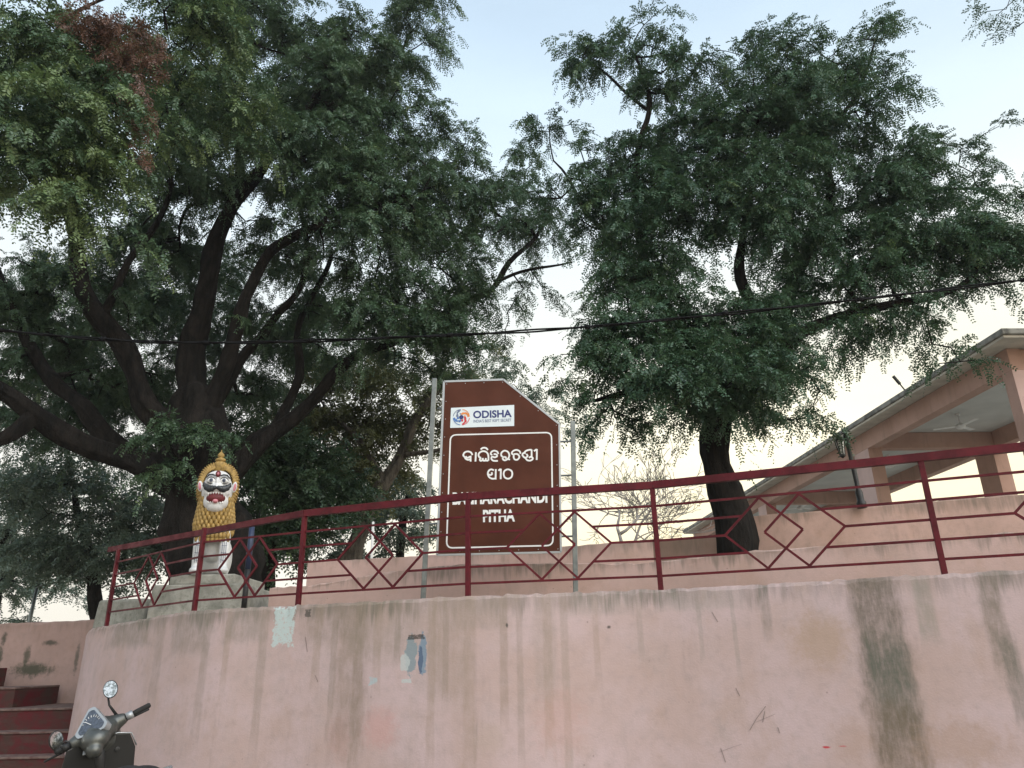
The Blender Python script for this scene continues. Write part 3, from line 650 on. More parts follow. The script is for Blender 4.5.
# floodlight standing on the roof edge
p = atz(906, 391, ZT + .03); q = at(893, 376, p[1])
fl = thing('roof_floodlight', 'thin dark floodlight arm tilting up from the pavilion roof edge', 'floodlight', tuple(p))
d = Vector(q - p); bm = BM(); tube(bm, [(0, 0, -.02), tuple(d * .55)], .018, 8); obj('arm', bm, M['black'], fl)
bm = BM(); bar(bm, d * .45, d, .08, .05); obj('lamp_head', bm, M['black'], fl, bevel=.01)
# small lantern post on the parapet
b = at(862, 506, 11.02); t_ = at(845, 432, 11.02); ax = Vector(t_ - b); L = ax.length
lp = thing('lamp_post', 'short black lamp post with hanging lantern standing on the parapet', 'lamp post', tuple(b)); lp.rotation_euler = ax.to_track_quat('Z', 'Y').to_euler()
bm = BM(); lathe(bm, [(.07, -.03), (.07, .05), (.05, .08), (.055, .2), (.035, .26), (.032, L - .12), (.045, L - .1), (.045, L - .06), (.02, L)], n=14); obj('pole', bm, M['black'], lp, True)
hq = lp.rotation_euler.to_matrix().inverted() @ Vector(at(846, 446, 11.02) - b - (at(845, 446, 11.02) - at(845, 446, 11.02)))
side = lp.rotation_euler.to_matrix().inverted() @ Vector((-1, -.2, 0))
hx, hy = side.x * .13, side.y * .13; hz = L - .06
bm = BM(); tube(bm, [(0, 0, hz + .02), (hx * .5, hy * .5, hz + .05), (hx, hy, hz)], .012, 8); obj('arm', bm, M['black'], lp)
lt = None; bm = BM(); lathe(bm, [(.03, hz - .31), (.035, hz - .29), (.062, hz - .1), (.066, hz - .08)], (hx, hy, 0), 6); lt = obj('lantern', bm, M['lamp_glass'], lp)
bm = BM(); lathe(bm, [(.085, hz - .079), (.05, hz - .03), (.012, hz)], (hx, hy, 0), 6); obj('cap', bm, M['black'], lt)
bm = BM()
for k_ in range(6):
    a = k_ * math.pi / 3; bar(bm, (hx + .037 * math.cos(a), hy + .037 * math.sin(a), hz - .3), (hx + .067 * math.cos(a), hy + .067 * math.sin(a), hz - .08), .011, .011)
lathe(bm, [(.01, hz - .35), (.045, hz - .32), (.042, hz - .295)], (hx, hy, 0), 6); obj('lantern_frame', bm, M['black'], lt)

# ------------------------------------------------------------------ trees
Lz = [
 [(214, 640, 13, .85), (208, 560, 13, .68), (203, 500, 13, .58), (199, 455, 13, .52), (196, 415, 13.05, .46), (192, 370, 13.1, .36), (193, 340, 13.1, .32), (202, 295, 13, .27), (222, 232, 12.8, .22), (233, 195, 12.6, .18), (262, 170, 12.4, .14), (300, 120, 12.2, .1), (330, 50, 12, .06)],
 [(226, 225, 12.75, .15), (240, 140, 12.8, .12), (236, 60, 12.8, .09), (243, 0, 12.8, .07), (246, -70, 12.8, .04)],
 [(198, 450, 13, .4), (160, 415, 12.8, .3), (135, 380, 12.6, .27), (100, 320, 12.2, .23), (78, 250, 11.6, .19), (60, 200, 10.8, .15), (45, 120, 9.8, .11), (50, 60, 9, .07), (60, 10, 8.4, .05)],
 [(201, 505, 13, .4), (165, 482, 12.9, .3), (115, 457, 12.6, .26), (75, 438, 12.3, .23), (35, 412, 12.1, .21), (0, 392, 11.9, .18), (-60, 350, 11.4, .13), (-120, 260, 11.2, .08)],
 [(36, 413, 12.1, .18), (8, 438, 11.8, .15), (-25, 450, 11.6, .12), (-90, 430, 11.2, .07)],
 [(200, 480, 13, .4), (140, 462, 13.3, .27), (86, 413, 13.5, .23), (52, 379, 13.6, .19), (26, 340, 13.6, .14), (0, 280, 13.6, .09), (-30, 200, 13.4, .06)],
 [(204, 435, 12.95, .3), (225, 355, 12.7, .19), (253, 292, 12.4, .15), (265, 243, 12.2, .13), (300, 236, 12, .1), (340, 228, 11.8, .08), (400, 195, 11.7, .05)],
 [(207, 440, 13, .3), (221, 390, 13.4, .16), (234, 354, 13.5, .14), (262, 343, 13.5, .12), (300, 290, 13.6, .09), (306, 200, 13.5, .06)],
 [(204, 500, 13.1, .4), (255, 448, 13.5, .24), (289, 423, 13.6, .2), (317, 397, 13.6, .175), (337, 369, 13.5, .155), (360, 353, 13.4, .13), (400, 338, 13.3, .11), (440, 320, 13.3, .1), (488, 287, 13.6, .085), (510, 262, 13.8, .075), (536, 250, 13.9, .06), (545, 225, 14, .05), (540, 195, 14, .035)],
 [(492, 284, 13.6, .06), (520, 272, 13.8, .05), (545, 264, 13.8, .04), (572, 262, 13.9, .02)],
 [(275, 433, 13.6, .16), (296, 380, 13.8, .12), (303, 320, 14, .09), (330, 250, 14, .06)],
 [(62, 205, 10.9, .1), (20, 170, 9.8, .06), (-30, 120, 9, .03)],
 [(100, 320, 12.2, .12), (140, 250, 11.9, .09), (170, 180, 11.6, .06), (160, 90, 11, .04)],
]
Lb = [(385, 60, 13, 75), (400, 135, 13, 62), (330, 100, 12.5, 85), (425, 200, 13, 58), (445, 260, 13, 52), (385, 240, 12.4, 72), (330, 170, 12, 82), (290, 50, 13, 75), (250, 10, 13, 65), (220, 115, 12, 75), (160, 90, 11.5, 70), (415, 10, 13, 40),
 (472, 190, 13.3, 34), (300, 250, 13.6, 52, .7), (380, 305, 12.5, 55), (430, 315, 12.8, 48), (465, 350, 13, 30), (405, 350, 13.3, 36, .6), (485, 225, 13.6, 32, .8), (505, 235, 14.2, 26, .55), (532, 215, 14.4, 38, .5), (520, 165, 14.4, 32, .55), (548, 235, 14.4, 28, .6), (530, 282, 14, 22, .5), (520, 310, 14, 16, .5), (512, 330, 14, 9), (455, 140, 13.4, 22), (460, 165, 13.4, 20), (500, 200, 14, 26, .6),
 (40, 30, 8.3, 75, .7), (15, 130, 8, 70, .7), (75, 130, 8, 55, .7), (95, 70, 8.4, 50, .7), (62, 190, 8, 34, .4), (105, 180, 8.3, 34, .6), (125, 130, 8.6, 34, .6), (30, 190, 8, 30, .4), (90, 215, 8.3, 20, .5), (200, 30, 9.5, 60, .7), (230, 90, 10, 42, .7), (235, 140, 10.2, 26, .7), (180, 130, 10, 40, .6),
 (30, 290, 13.6, 45, .5), (90, 290, 14.2, 55, .9), (60, 350, 14.4, 45, .8), (150, 240, 13.5, 60), (130, 310, 15, 50, .8), (215, 250, 14.5, 38, .6), (285, 320, 15, 42, .6), (250, 380, 15, 36, .5), (15, 370, 14, 35, .7), (160, 370, 15.5, 38, .5), (190, 190, 12.5, 55), (20, 250, 13, 36, .25), (260, 200, 13.4, 50, .8), (240, 300, 15, 40, .5), (110, 395, 15, 30, .6),
 (-50, 180, 12, 60, .7), (-45, 60, 11, 70, .7), (-80, 320, 11.5, 46, .7), (-110, 240, 11.3, 60, .7), (-75, 415, 11.4, 36, .7), (-130, 130, 12, 60, .6), (-30, 270, 13.5, 50, .7),
 (70, 400, 17, 46, 1.9), (120, 430, 17, 40, 1.9), (35, 345, 17, 48, 1.5), (150, 395, 17, 38, 1.9), (100, 345, 17, 42, 1.6), (245, 390, 17, 38, 1.7), (280, 350, 17, 40, 1.6), (20, 425, 17, 36, 1.4), (175, 325, 17, 40, 1.6), (150, 290, 17, 40, 1.4), (230, 320, 17, 36, 1.5), (60, 285, 17, 40, 1.2), (320, 320, 17, 38, 1.4), (215, 270, 16.5, 38, 1.3), (10, 300, 17, 36, 1.2), (120, 390, 17.5, 36, 1.5), (210, 360, 17.5, 34, 1.4), (55, 445, 17, 26, 1.2), (300, 280, 16, 36, 1), (115, 300, 12.3, 22, .6), (255, 330, 13, 16, .5), (170, 465, 12.2, 20, .8), (185, 440, 12.1, 24, .9), (205, 435, 12, 16, .8), (330, 330, 14.5, 45, .7), (440, 375, 14, 24, .4)]
left_tree, LT = leafy('big_tree', 'huge spreading tamarind tree with thick dark limbs behind the lion statue', Lz, Lb, 2.6, M['leaf_left'], M['bark'], L=.5, n=11, pairs=6, leaf_len=.19, lf=.062, lw=.027, droop=.75, per=2, near=True, wobble=.08, thin=.68)
dA, dC = blobs_points([(105, 20, 7.9, 26, 2), (122, 48, 7.95, 18, 2), (140, 25, 8, 18, 2), (150, 60, 8.1, 12, 2.5), (140, 90, 8.1, 9, 3), (144, 120, 8.1, 8, 3), (143, 145, 8.1, 6, 4), (85, 20, 7.8, 14, 2)], 4.5, .1)
leaves(dA, nrm(rng.normal(0, .4, dA.shape) + np.array([0, -.1, -.6])), 'dead_leaves', M['leaf_dead'], left_tree, L=.2, n=7, pairs=4, leaf_len=.1, lf=.055, lw=.018, droop=.4)
left_tree.children[-1]['label'] = 'dry reddish brown leaves hanging in the near foliage'
Rz = [
 [(744, 640, 11, .5), (737, 575, 11, .39), (731, 530, 11, .345), (722, 485, 11, .31), (717, 450, 11, .3), (720, 425, 11, .3), (722, 405, 10.95, .27), (742, 380, 10.9, .2), (770, 347, 10.9, .175), (800, 330, 10.8, .15), (850, 318, 10.8, .11), (900, 300, 10.7, .085), (950, 290, 10.6, .05), (992, 268, 10.5, .025)],
 [(728, 405, 11, .24), (757, 355, 11.2, .18), (785, 300, 11.2, .155), (815, 250, 11.2, .125), (828, 200, 11.2, .1), (825, 150, 11.1, .07), (860, 80, 11, .04), (884, 30, 11, .015)],
 [(717, 430, 11, .27), (699, 380, 11.1, .2), (676, 328, 11.2, .175), (655, 290, 11.3, .15), (640, 240, 11.4, .12), (635, 180, 11.4, .09), (650, 110, 11.3, .06), (632, 50, 11.2, .03)],
 [(676, 330, 11.1, .12), (640, 335, 10.8, .09), (600, 350, 10.6, .05)],
 [(702, 388, 11, .12), (660, 385, 10.6, .09), (620, 390, 10.4, .06), (590, 402, 10.4, .03)],
 [(762, 345, 11.1, .14), (742, 280, 10.9, .11), (746, 200, 10.8, .08), (762, 115, 10.7, .05)],
 [(657, 295, 11.3, .09), (602, 232, 11.7, .06), (572, 180, 12, .04), (552, 165, 12, .02)],
 [(826, 215, 11.2, .08), (890, 200, 11, .06), (950, 185, 11, .035), (990, 190, 11, .02)],
 [(652, 115, 11.3, .05), (610, 75, 11.2, .035), (580, 62, 11.2, .02)],
 [(720, 415, 10.9, .12), (735, 400, 10.2, .08), (700, 385, 9.9, .05)],
]
Rb = [(572, 58, 11, 22, .7), (602, 62, 11, 30, .8), (640, 48, 11, 30, .8), (646, 18, 11, 10), (680, 72, 11, 33, .7), (655, 95, 11.2, 28, .8), (727, 68, 11, 22, .7), (770, 62, 11, 33, .8), (800, 70, 11, 42), (850, 72, 11, 36), (868, 42, 11, 20, .8), (884, 24, 11, 10), (760, 115, 10.7, 62), (830, 120, 10.7, 58), (690, 140, 11, 56), (640, 155, 11.5, 42, .8), (592, 165, 11.7, 36, .7), (600, 215, 11, 45, .8), (675, 210, 10.6, 66), (780, 205, 10.6, 76), (860, 180, 10.7, 56), (908, 178, 11, 42, .8), (948, 158, 11, 28, .6), (978, 186, 11, 28, .6), (930, 228, 10.6, 55), (985, 238, 10.5, 36), (1012, 258, 10.3, 30), (868, 258, 10.6, 58), (622, 272, 10.7, 45), (614, 318, 10.6, 32, 1), (606, 365, 10.5, 28, 1), (640, 345, 10.2, 42), (688, 318, 10.2, 46), (675, 378, 9.9, 40), (720, 380, 9.8, 34), (757, 372, 9.9, 38), (612, 395, 10.4, 24, .9), (635, 412, 10.4, 20, .6), (600, 420, 10.4, 10, .5), (655, 425, 10.4, 12, .4), (780, 392, 10.6, 30, .6), (802, 365, 11, 34, .7), (845, 322, 11, 34, .6), (795, 290, 11, 45, .6), (905, 305, 10.8, 30, .6), (940, 322, 10.8, 20, .6), (950, 340, 10.7, 8, .5), (957, 362, 10.6, 5, 1.2), (562, 125, 12, 26, .6), (548, 200, 12.3, 26, .6), (700, 400, 10.1, 20, .7), (738, 395, 10, 22), (805, 425, 10.8, 14, .5), (775, 425, 10.8, 12, .5), (830, 395, 10.9, 12, .4), (752, 405, 10.5, 18, .7), (1005, 210, 10.8, 22, .6), (740, 320, 10.4, 45), (985, 285, 10.5, 18, .6)]
leafy('tall_tree', 'dark green domed tamarind tree with straight trunk between sign and pavilion', Rz, Rb, 2.9, M['leaf'], M['bark'], L=.46, n=11, pairs=6, leaf_len=.18, lf=.058, lw=.025, droop=.65, per=2, wobble=.06, thin=.72)
# overhanging tip at the top right corner, from a tree outside the frame
leafy('overhanging_tree', 'tree whose leafy twig tip pokes into the top right corner', [[(1330, 620, 10, .3), (1325, 480, 10, .22), (1300, 300, 10, .17), (1230, 120, 10, .12), (1140, 20, 10, .07), (1070, -5, 10, .03), (1030, -2, 10, .02)]],
      [(1012, 2, 10, 11, 1.2), (1000, 10, 10, 5, 1.5), (1030, 20, 10, 12), (1080, 0, 10, 40), (1150, 0, 10, 60), (1220, 60, 10, 70), (1280, 150, 10, 70), (1330, 80, 10, 80)], .9, M['leaf'], M['bark'], L=.4, n=9, pairs=5, leaf_len=.16, lf=.055, lw=.022)
# trees beyond
BT = [
 ('background_tree', 'olive green tree behind the sign with a pale leaning trunk', [[(335, 590, 18, .4), (360, 535, 18, .32), (382, 485, 18, .27), (400, 455, 18, .23), (420, 415, 18, .17), (445, 375, 18, .1)], [(385, 480, 18, .15), (350, 430, 18.3, .1), (320, 400, 18.5, .05)], [(400, 455, 18, .12), (440, 450, 17.8, .08), (470, 440, 17.8, .04)]],
  [(300, 430, 19, 45, 1.5), (345, 400, 19, 48, 1.5), (395, 395, 19, 42, 1.5), (375, 460, 18.6, 36, 1.2), (350, 480, 19, 30, 1.2), (430, 420, 18.5, 38, .8), (450, 375, 18.5, 36, .8), (400, 440, 19.5, 36, .7), (335, 455, 19, 42), (370, 430, 19, 40), (480, 400, 19, 22, .5), (420, 460, 19, 26, .5), (475, 365, 18, 24, .6), (385, 380, 19, 40), (320, 380, 19, 40), (420, 360, 18, 30)], 'leaf_olive'),
 ('background_tree', 'shaded dark green tree right of the lion statue', [[(262, 600, 16.5, .3), (272, 540, 16.5, .22), (285, 480, 16.5, .17), (290, 420, 16.5, .1)]],
  [(265, 440, 16, 42, 1.6), (285, 480, 16, 40, 1.8), (255, 500, 16.2, 34, 1.8), (275, 525, 16.4, 32, 1.8), (310, 500, 16.5, 34, 1.6), (335, 520, 16.6, 28, 1.5), (250, 460, 16, 30, 1.6), (310, 455, 16, 34, 1.5), (290, 545, 16.5, 18, 1.2), (345, 490, 17, 26, 1.2), (255, 540, 16.5, 16, 1)], 'leaf_left'),
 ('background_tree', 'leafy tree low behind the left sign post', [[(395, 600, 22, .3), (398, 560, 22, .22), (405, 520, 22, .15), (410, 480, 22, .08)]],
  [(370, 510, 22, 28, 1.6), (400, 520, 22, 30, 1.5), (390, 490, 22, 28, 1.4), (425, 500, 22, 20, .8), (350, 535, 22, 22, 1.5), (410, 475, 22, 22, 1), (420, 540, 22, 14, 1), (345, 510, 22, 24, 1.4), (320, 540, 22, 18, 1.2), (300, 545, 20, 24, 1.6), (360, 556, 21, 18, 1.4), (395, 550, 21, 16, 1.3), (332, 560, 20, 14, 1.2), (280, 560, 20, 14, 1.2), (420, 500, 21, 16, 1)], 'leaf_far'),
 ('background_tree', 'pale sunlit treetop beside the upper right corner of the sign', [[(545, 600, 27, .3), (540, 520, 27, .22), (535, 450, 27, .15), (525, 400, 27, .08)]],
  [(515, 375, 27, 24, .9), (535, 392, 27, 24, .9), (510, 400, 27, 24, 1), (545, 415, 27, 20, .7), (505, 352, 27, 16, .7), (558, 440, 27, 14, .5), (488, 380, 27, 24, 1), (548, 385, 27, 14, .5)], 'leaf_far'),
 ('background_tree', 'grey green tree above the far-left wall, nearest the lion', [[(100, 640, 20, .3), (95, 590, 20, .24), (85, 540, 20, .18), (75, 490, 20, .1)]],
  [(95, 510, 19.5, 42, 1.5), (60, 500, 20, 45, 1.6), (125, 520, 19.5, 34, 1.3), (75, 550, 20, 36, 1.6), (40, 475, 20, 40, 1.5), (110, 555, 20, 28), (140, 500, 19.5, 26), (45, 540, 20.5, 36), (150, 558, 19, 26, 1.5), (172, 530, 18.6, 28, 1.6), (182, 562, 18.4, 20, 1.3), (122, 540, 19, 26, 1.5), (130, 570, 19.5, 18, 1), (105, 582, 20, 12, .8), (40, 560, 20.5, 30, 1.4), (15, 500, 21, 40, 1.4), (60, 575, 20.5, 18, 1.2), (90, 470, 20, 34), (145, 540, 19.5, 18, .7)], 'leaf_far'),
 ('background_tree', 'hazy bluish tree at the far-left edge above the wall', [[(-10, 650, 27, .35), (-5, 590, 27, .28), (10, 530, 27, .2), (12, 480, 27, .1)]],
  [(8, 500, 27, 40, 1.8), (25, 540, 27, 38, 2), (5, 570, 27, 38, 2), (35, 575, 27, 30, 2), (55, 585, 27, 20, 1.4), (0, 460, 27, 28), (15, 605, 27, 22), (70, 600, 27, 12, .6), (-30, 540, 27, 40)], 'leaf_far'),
]
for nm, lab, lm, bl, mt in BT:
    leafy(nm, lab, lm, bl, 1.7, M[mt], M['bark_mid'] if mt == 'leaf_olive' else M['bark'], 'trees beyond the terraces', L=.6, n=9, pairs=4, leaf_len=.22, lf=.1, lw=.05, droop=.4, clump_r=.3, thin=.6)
# bare tree seen through the railing
rng = np.random.default_rng(8)
bt = thing('bare_tree', 'leafless pale grey tree behind the right sign post', 'tree')
limb = []
def twig(p, d, L, r, lv, acc):
    q = p; pts = [p]; 
    for i in range(4):
        d = nrm(d + rng.normal(0, .12, 3) + np.array([0, 0, .03])); q = q + d * L / 4; pts.append(q)
    acc.append((pts, [r * (1 - .12 * i) for i in range(5)], lv))
    if lv < 6:
        for i in range(4 if lv < 1 else 3 if lv < 4 else 2):
            s = nrm(rng.normal(0, 1, 3)); nd = nrm(d + s * np.array([1.25, 1, .7]) * (1.05 if lv < 3 else .75) + np.array([0, 0, .1])); twig(pts[-1 - int(rng.integers(0, 3))], nd, L * rng.uniform(.68, .92), r * .58, lv + 1, acc)
p0 = at(634, 565, 30); acc = []
twig(p0 - np.array([0, 0, .6]), np.array([-.06, 0, 1.]), 1.9, .12, 0, acc)
bmt, bmb = BM(), BM()
for pts, rr, lv in acc: tube(bmt if lv < 2 else bmb, pts, [max(q, .012) for q in rr], 8 if lv < 2 else 4, lv < 2)
obj('trunk', bmt, M['bark_pale'], bt, True); obj('branches', bmb, M['bark_pale'], bt, True)
tipp = np.array([a[0][-1] for a in acc if a[2] >= 5]); sel = tipp[rng.choice(len(tipp), min(60, len(tipp)), False)]
leaves(sel, rng.normal(0, .5, sel.shape), 'crown', M['leaf_olive'], bt, L=.25, n=4, pairs=3, leaf_len=.15, lf=.09, lw=.04)
bt['label'] = 'nearly leafless pale tree seen through the railing right of the sign'

# ------------------------------------------------------------------ railing
rl = thing('railing', 'maroon steel railing with paired diamond motifs along the wall top', 'railing', tuple(PP[3]))
O = PP[3]
V3 = lambda p: Vector(p - O)
HZ = dict(b5=.135, b4=.305, b3=.485, b2=.66, b1=.838, top=1.02)
ends = [p.copy() for p in PP]
d6 = np.array([*d5, 0]); ends.append(ends[-1] + d6 * 2.4); ends.append(ends[-1] + d6 * 2.4)
up_ = np.array([0, 0, 1.])
for i, p in enumerate(ends):
    bm = BM(); dirn = nrm((ends[min(i + 1, len(ends) - 1)] - ends[max(i - 1, 0)]))
    a = V3(p + up_ * (-.14 if i == 0 else -.06)); b = V3(p + up_ * 1.02); s = Vector(dirn); bar(bm, a, b, .05, .05, Vector((0, 1, 0)).cross(Vector((0, 0, 1))) if False else s)
    obj('post', bm, M['maroon'], rl, bevel=.004)
dl = nrm(ends[0] - ends[1])
bm = BM(); bar(bm, V3(ends[0] + dl * .34 + up_ * 1.055), V3(ends[2] + up_ * 1.055), .06, .075); bar(bm, V3(ends[2] + up_ * 1.055), V3(ends[3] + up_ * 1.057), .061, .076)
bar(bm, V3(ends[3] + up_ * 1.055), V3(ends[4] + up_ * 1.055), .0605, .0755); bar(bm, V3(ends[4] + up_ * 1.057), V3(ends[-1] + up_ * 1.057), .06, .075)
obj('top_rail', bm, M['maroon'], rl)
for i in range(len(ends) - 1):
    a, b = ends[i], ends[i + 1]; L = np.linalg.norm(b - a); d = (b - a) / L; P_ = lambda u, z: V3(a + d * u + up_ * z)
    hw = min(.36, L * .19); sp = hw * 1.03; c1 = L * .49 - sp / 2; c2 = c1 + sp; zt, zb, zm = HZ['b1'] - .012, HZ['b5'] + .012, (HZ['b1'] + HZ['b5']) / 2
    for z in ('b1', 'b5'):
        bm = BM(); bar(bm, P_(.025, HZ[z]), P_(L - .025, HZ[z]), .02, .022); obj('rail_bar', bm, M['maroon'], rl)
    for z in ('b2', 'b3', 'b4'):
        fr = abs(HZ[z] - zm) / (zt - zm); w = hw * (1 - fr)
        for u0, u1 in ((.025, c1 - w), (c2 + w, L - .025)): bm = BM(); bar(bm, P_(u0, HZ[z]), P_(u1, HZ[z]), .02, .022); obj('rail_bar', bm, M['maroon'], rl)
    for q, c in enumerate((c1, c2)):
        bm = BM(); cor = [P_(c - hw, zm), P_(c, zt), P_(c + hw, zm), P_(c, zb)]
        for j in range(4): bar(bm, cor[j], cor[(j + 1) % 4], .016 + .003 * (j % 2) + .002 * q, .022, Vector((0, 0, 1)))
        obj('diamond', bm, M['maroon'], rl)

# ------------------------------------------------------------------ brown sign
YS = 8.7
SB = at(437, 555, YS); SX = nrm(at(561, 552, YS) - SB); SN = np.array([0, -1., 0]); SU = nrm(np.cross(SX, -SN)) * 1.0
SU = nrm(at(444, 381, YS) - SB + at(560, 425, YS) - at(561, 552, YS)); SX = nrm(SX - SU * (SX @ SU))
sg = thing('brown_sign', 'brown white-lettered place name sign with cut corner between two steel posts', 'sign', tuple(SB))
rotS = Matrix((SX, -SN, SU)).transposed().to_4x4(); sg.rotation_euler = rotS.to_euler()
SI = np.array([SX, SU])
def on_sign(x, y):
    d = ray(x, y); n = np.cross(SX, SU); t = ((SB - E0) @ n) / (d @ n); p = E0 + d * t - SB
    return float(p @ SX), float(p @ SU)
outl = [on_sign(*p) for p in ((437, 555), (561, 552), (559.3, 424), (503.5, 379.5), (444, 381.5))]
def inset(poly, d):
    n = len(poly); out = []
    for i in range(n):
        p0, p1, p2 = (Vector(poly[(i + k) % n]) for k in (-1, 0, 1))
        e1 = (p1 - p0).normalized(); e2 = (p2 - p1).normalized(); n1 = Vector((-e1.y, e1.x)); n2 = Vector((-e2.y, e2.x))
        k = (n1 + n2); k = k / (k.length_squared) * 2; out.append(tuple(p1 + k * d))
    return out
bm = BM(); prism(bm, inset(outl, .012), 0, .02); obj('panel', bm, M['sign_brown'], sg)
def loop_strip(bm, pts, w, y, closed=True, th=.003):
    n = len(pts); P2 = [Vector(p) for p in pts]; L_, R_ = [], []
    for i in range(n):
        a = P2[(i - 1) % n] if closed or i else P2[i]; b = P2[(i + 1) % n] if closed or i < n - 1 else P2[i]
        d = (b - a).normalized(); nn = Vector((-d.y, d.x)) * w / 2; L_.append(P2[i] + nn); R_.append(P2[i] - nn)
    for i in range(n if closed else n - 1):
        j = (i + 1) % n
        f = bm.faces.new([bm.verts.new((p.x, y, p.y)) for p in (L_[i], R_[i], R_[j], L_[j])])
bm = BM()
for i in range(5):
    a, b = outl[i], outl[(i + 1) % 5]; bar(bm, (a[0], .008, a[1]), (b[0], .008, b[1]), .022 + .001 * i, .022, (0, 1, 0))
for v in bm.verts: pass
obj('edge_frame', bm, M['silver'], sg)
# rounded white border line
bx0, by0 = on_sign(446, 551); corners = [on_sign(*p) for p in ((446.5, 548), (553, 545.5), (551.5, 432.5), (450.5, 435))]
rc = .075; pts = []
for i in range(4):
    c = Vector(corners[i]); p = Vector(corners[i - 1]); n_ = Vector(corners[(i + 1) % 4]); d1 = (p - c).normalized(); d2 = (n_ - c).normalized()
    for k in range(8):
        t = k / 7; pts.append(tuple((c + d1 * rc) * (1 - t) ** 2 + c * 2 * t * (1 - t) + (c + d2 * rc) * t * t))
bm = BM(); loop_strip(bm, pts, .017, -.0025); obj('border_line', bm, M['white'], sg)
def stroke(bm, zpts, w, zoom=None, y=-.0026):
    pts = [on_sign(455 + x / 11.38, 440 + yv / 11.38) for x, yv in zpts]
    q = []
    for i in range(len(pts) - 1):          # catmull-rom so curls stay round
        a, b, c, d = (Vector(pts[max(0, min(len(pts) - 1, i + k))]) for k in (-1, 0, 1, 2))
        for j in range(5):
            t = j / 5; q.append(.5 * (2 * b + (c - a) * t + (2 * a - 5 * b + 4 * c - d) * t * t + (3 * b - a - 3 * c + d) * t ** 3))
    q.append(Vector(pts[-1])); loop_strip(bm, q, w, y, False)
GL = [[(110, 192), (94, 174), (110, 143), (146, 131), (182, 143), (198, 172)], [(108, 188), (120, 212), (148, 226), (178, 218)], [(122, 186), (138, 202), (158, 200), (166, 184)], [(178, 180), (178, 246)],
      [(238, 140), (233, 246)],
      [(292, 108), (318, 90), (352, 92), (375, 114)], [(296, 205), (272, 190), (270, 158), (296, 134), (332, 128), (364, 144), (380, 180), (380, 236)], [(296, 205), (284, 218), (288, 236), (308, 232), (316, 206)], [(316, 206), (322, 234), (346, 232), (352, 206)], [(346, 234), (378, 236)],
      [(424, 172), (406, 158), (418, 134), (448, 122), (480, 134), (494, 160)], [(440, 160), (472, 166), (478, 186), (452, 198), (422, 188)], [(422, 186), (414, 212), (436, 236), (488, 238)],
      [(548, 196), (526, 176), (532, 142), (566, 122), (604, 138), (618, 178), (600, 216), (566, 232), (544, 216), (552, 196), (576, 196), (582, 214)], [(600, 216), (626, 224)],
      [(660, 168), (646, 148), (666, 124), (700, 114), (734, 128), (746, 158)], [(668, 162), (712, 162), (732, 192), (714, 222), (684, 224), (668, 200), (670, 164)],
      [(804, 152), (778, 150), (768, 174), (796, 202), (826, 184), (812, 160)], [(784, 150), (806, 126), (842, 114), (872, 112)], [(872, 110), (872, 205)], [(800, 202), (822, 230), (860, 234), (886, 212), (866, 190), (842, 204)], [(898, 128), (930, 106)], [(932, 104), (930, 228)],
      [(442, 346), (412, 335), (384, 352), (374, 386), (390, 424), (424, 441), (460, 438)], [(376, 390), (402, 399), (422, 388), (416, 368)], [(464, 332), (462, 450)],
      [(494, 350), (520, 330)], [(522, 328), (520, 446)],
      [(603, 333), (640, 350), (652, 385), (640, 425), (603, 441), (566, 425), (554, 385), (566, 350), (603, 333)]]
bm = BM()
for i, g in enumerate(GL): stroke(bm, g, .0205, y=-.0026 - .00005 * i)
obj('odia_lettering', bm, M['white'], sg)
def lettering(name, s, p0, p1, cap, mat, y, bold=.0, parent=None):
    """word laid on the sign between two photo points of its baseline, cap height in metres"""
    cu = bpy.data.curves.new('t', 'FONT'); cu.body = s; cu.offset = bold; cu.size = 1; cu.resolution_u = 4
    o = bpy.data.objects.new('t', cu); COL.objects.link(o); dg = bpy.context.evaluated_depsgraph_get()
    me = bpy.data.meshes.new_from_object(o.evaluated_get(dg)); bpy.data.objects.remove(o)
    xs = [v.co.x for v in me.vertices]; ys = [v.co.y for v in me.vertices]; x0, x1, y0, y1 = min(xs), max(xs), min(ys), max(ys)
    a, b = Vector(on_sign(*p0)), Vector(on_sign(*p1)); d = (b - a); n = Vector((-d.y, d.x)).normalized() * cap
    for v in me.vertices:
        q = a + d * ((v.co.x - x0) / (x1 - x0)) + n * ((v.co.y - y0) / (y1 - y0)); v.co = Vector((q.x, y, q.y))
    me.materials.clear(); me.materials.append(mat); me.name = name
    return link(bpy.data.objects.new(name, me), parent)
lettering('english_lettering', 'BALIHARACHANDI', (452.5, 505), (547.5, 503), .15, M['white'], -.0028, .04, sg)
lettering('english_lettering', 'PITHA', (483, 522.3), (515, 521.6), .145, M['white'], -.0028, .04, sg)
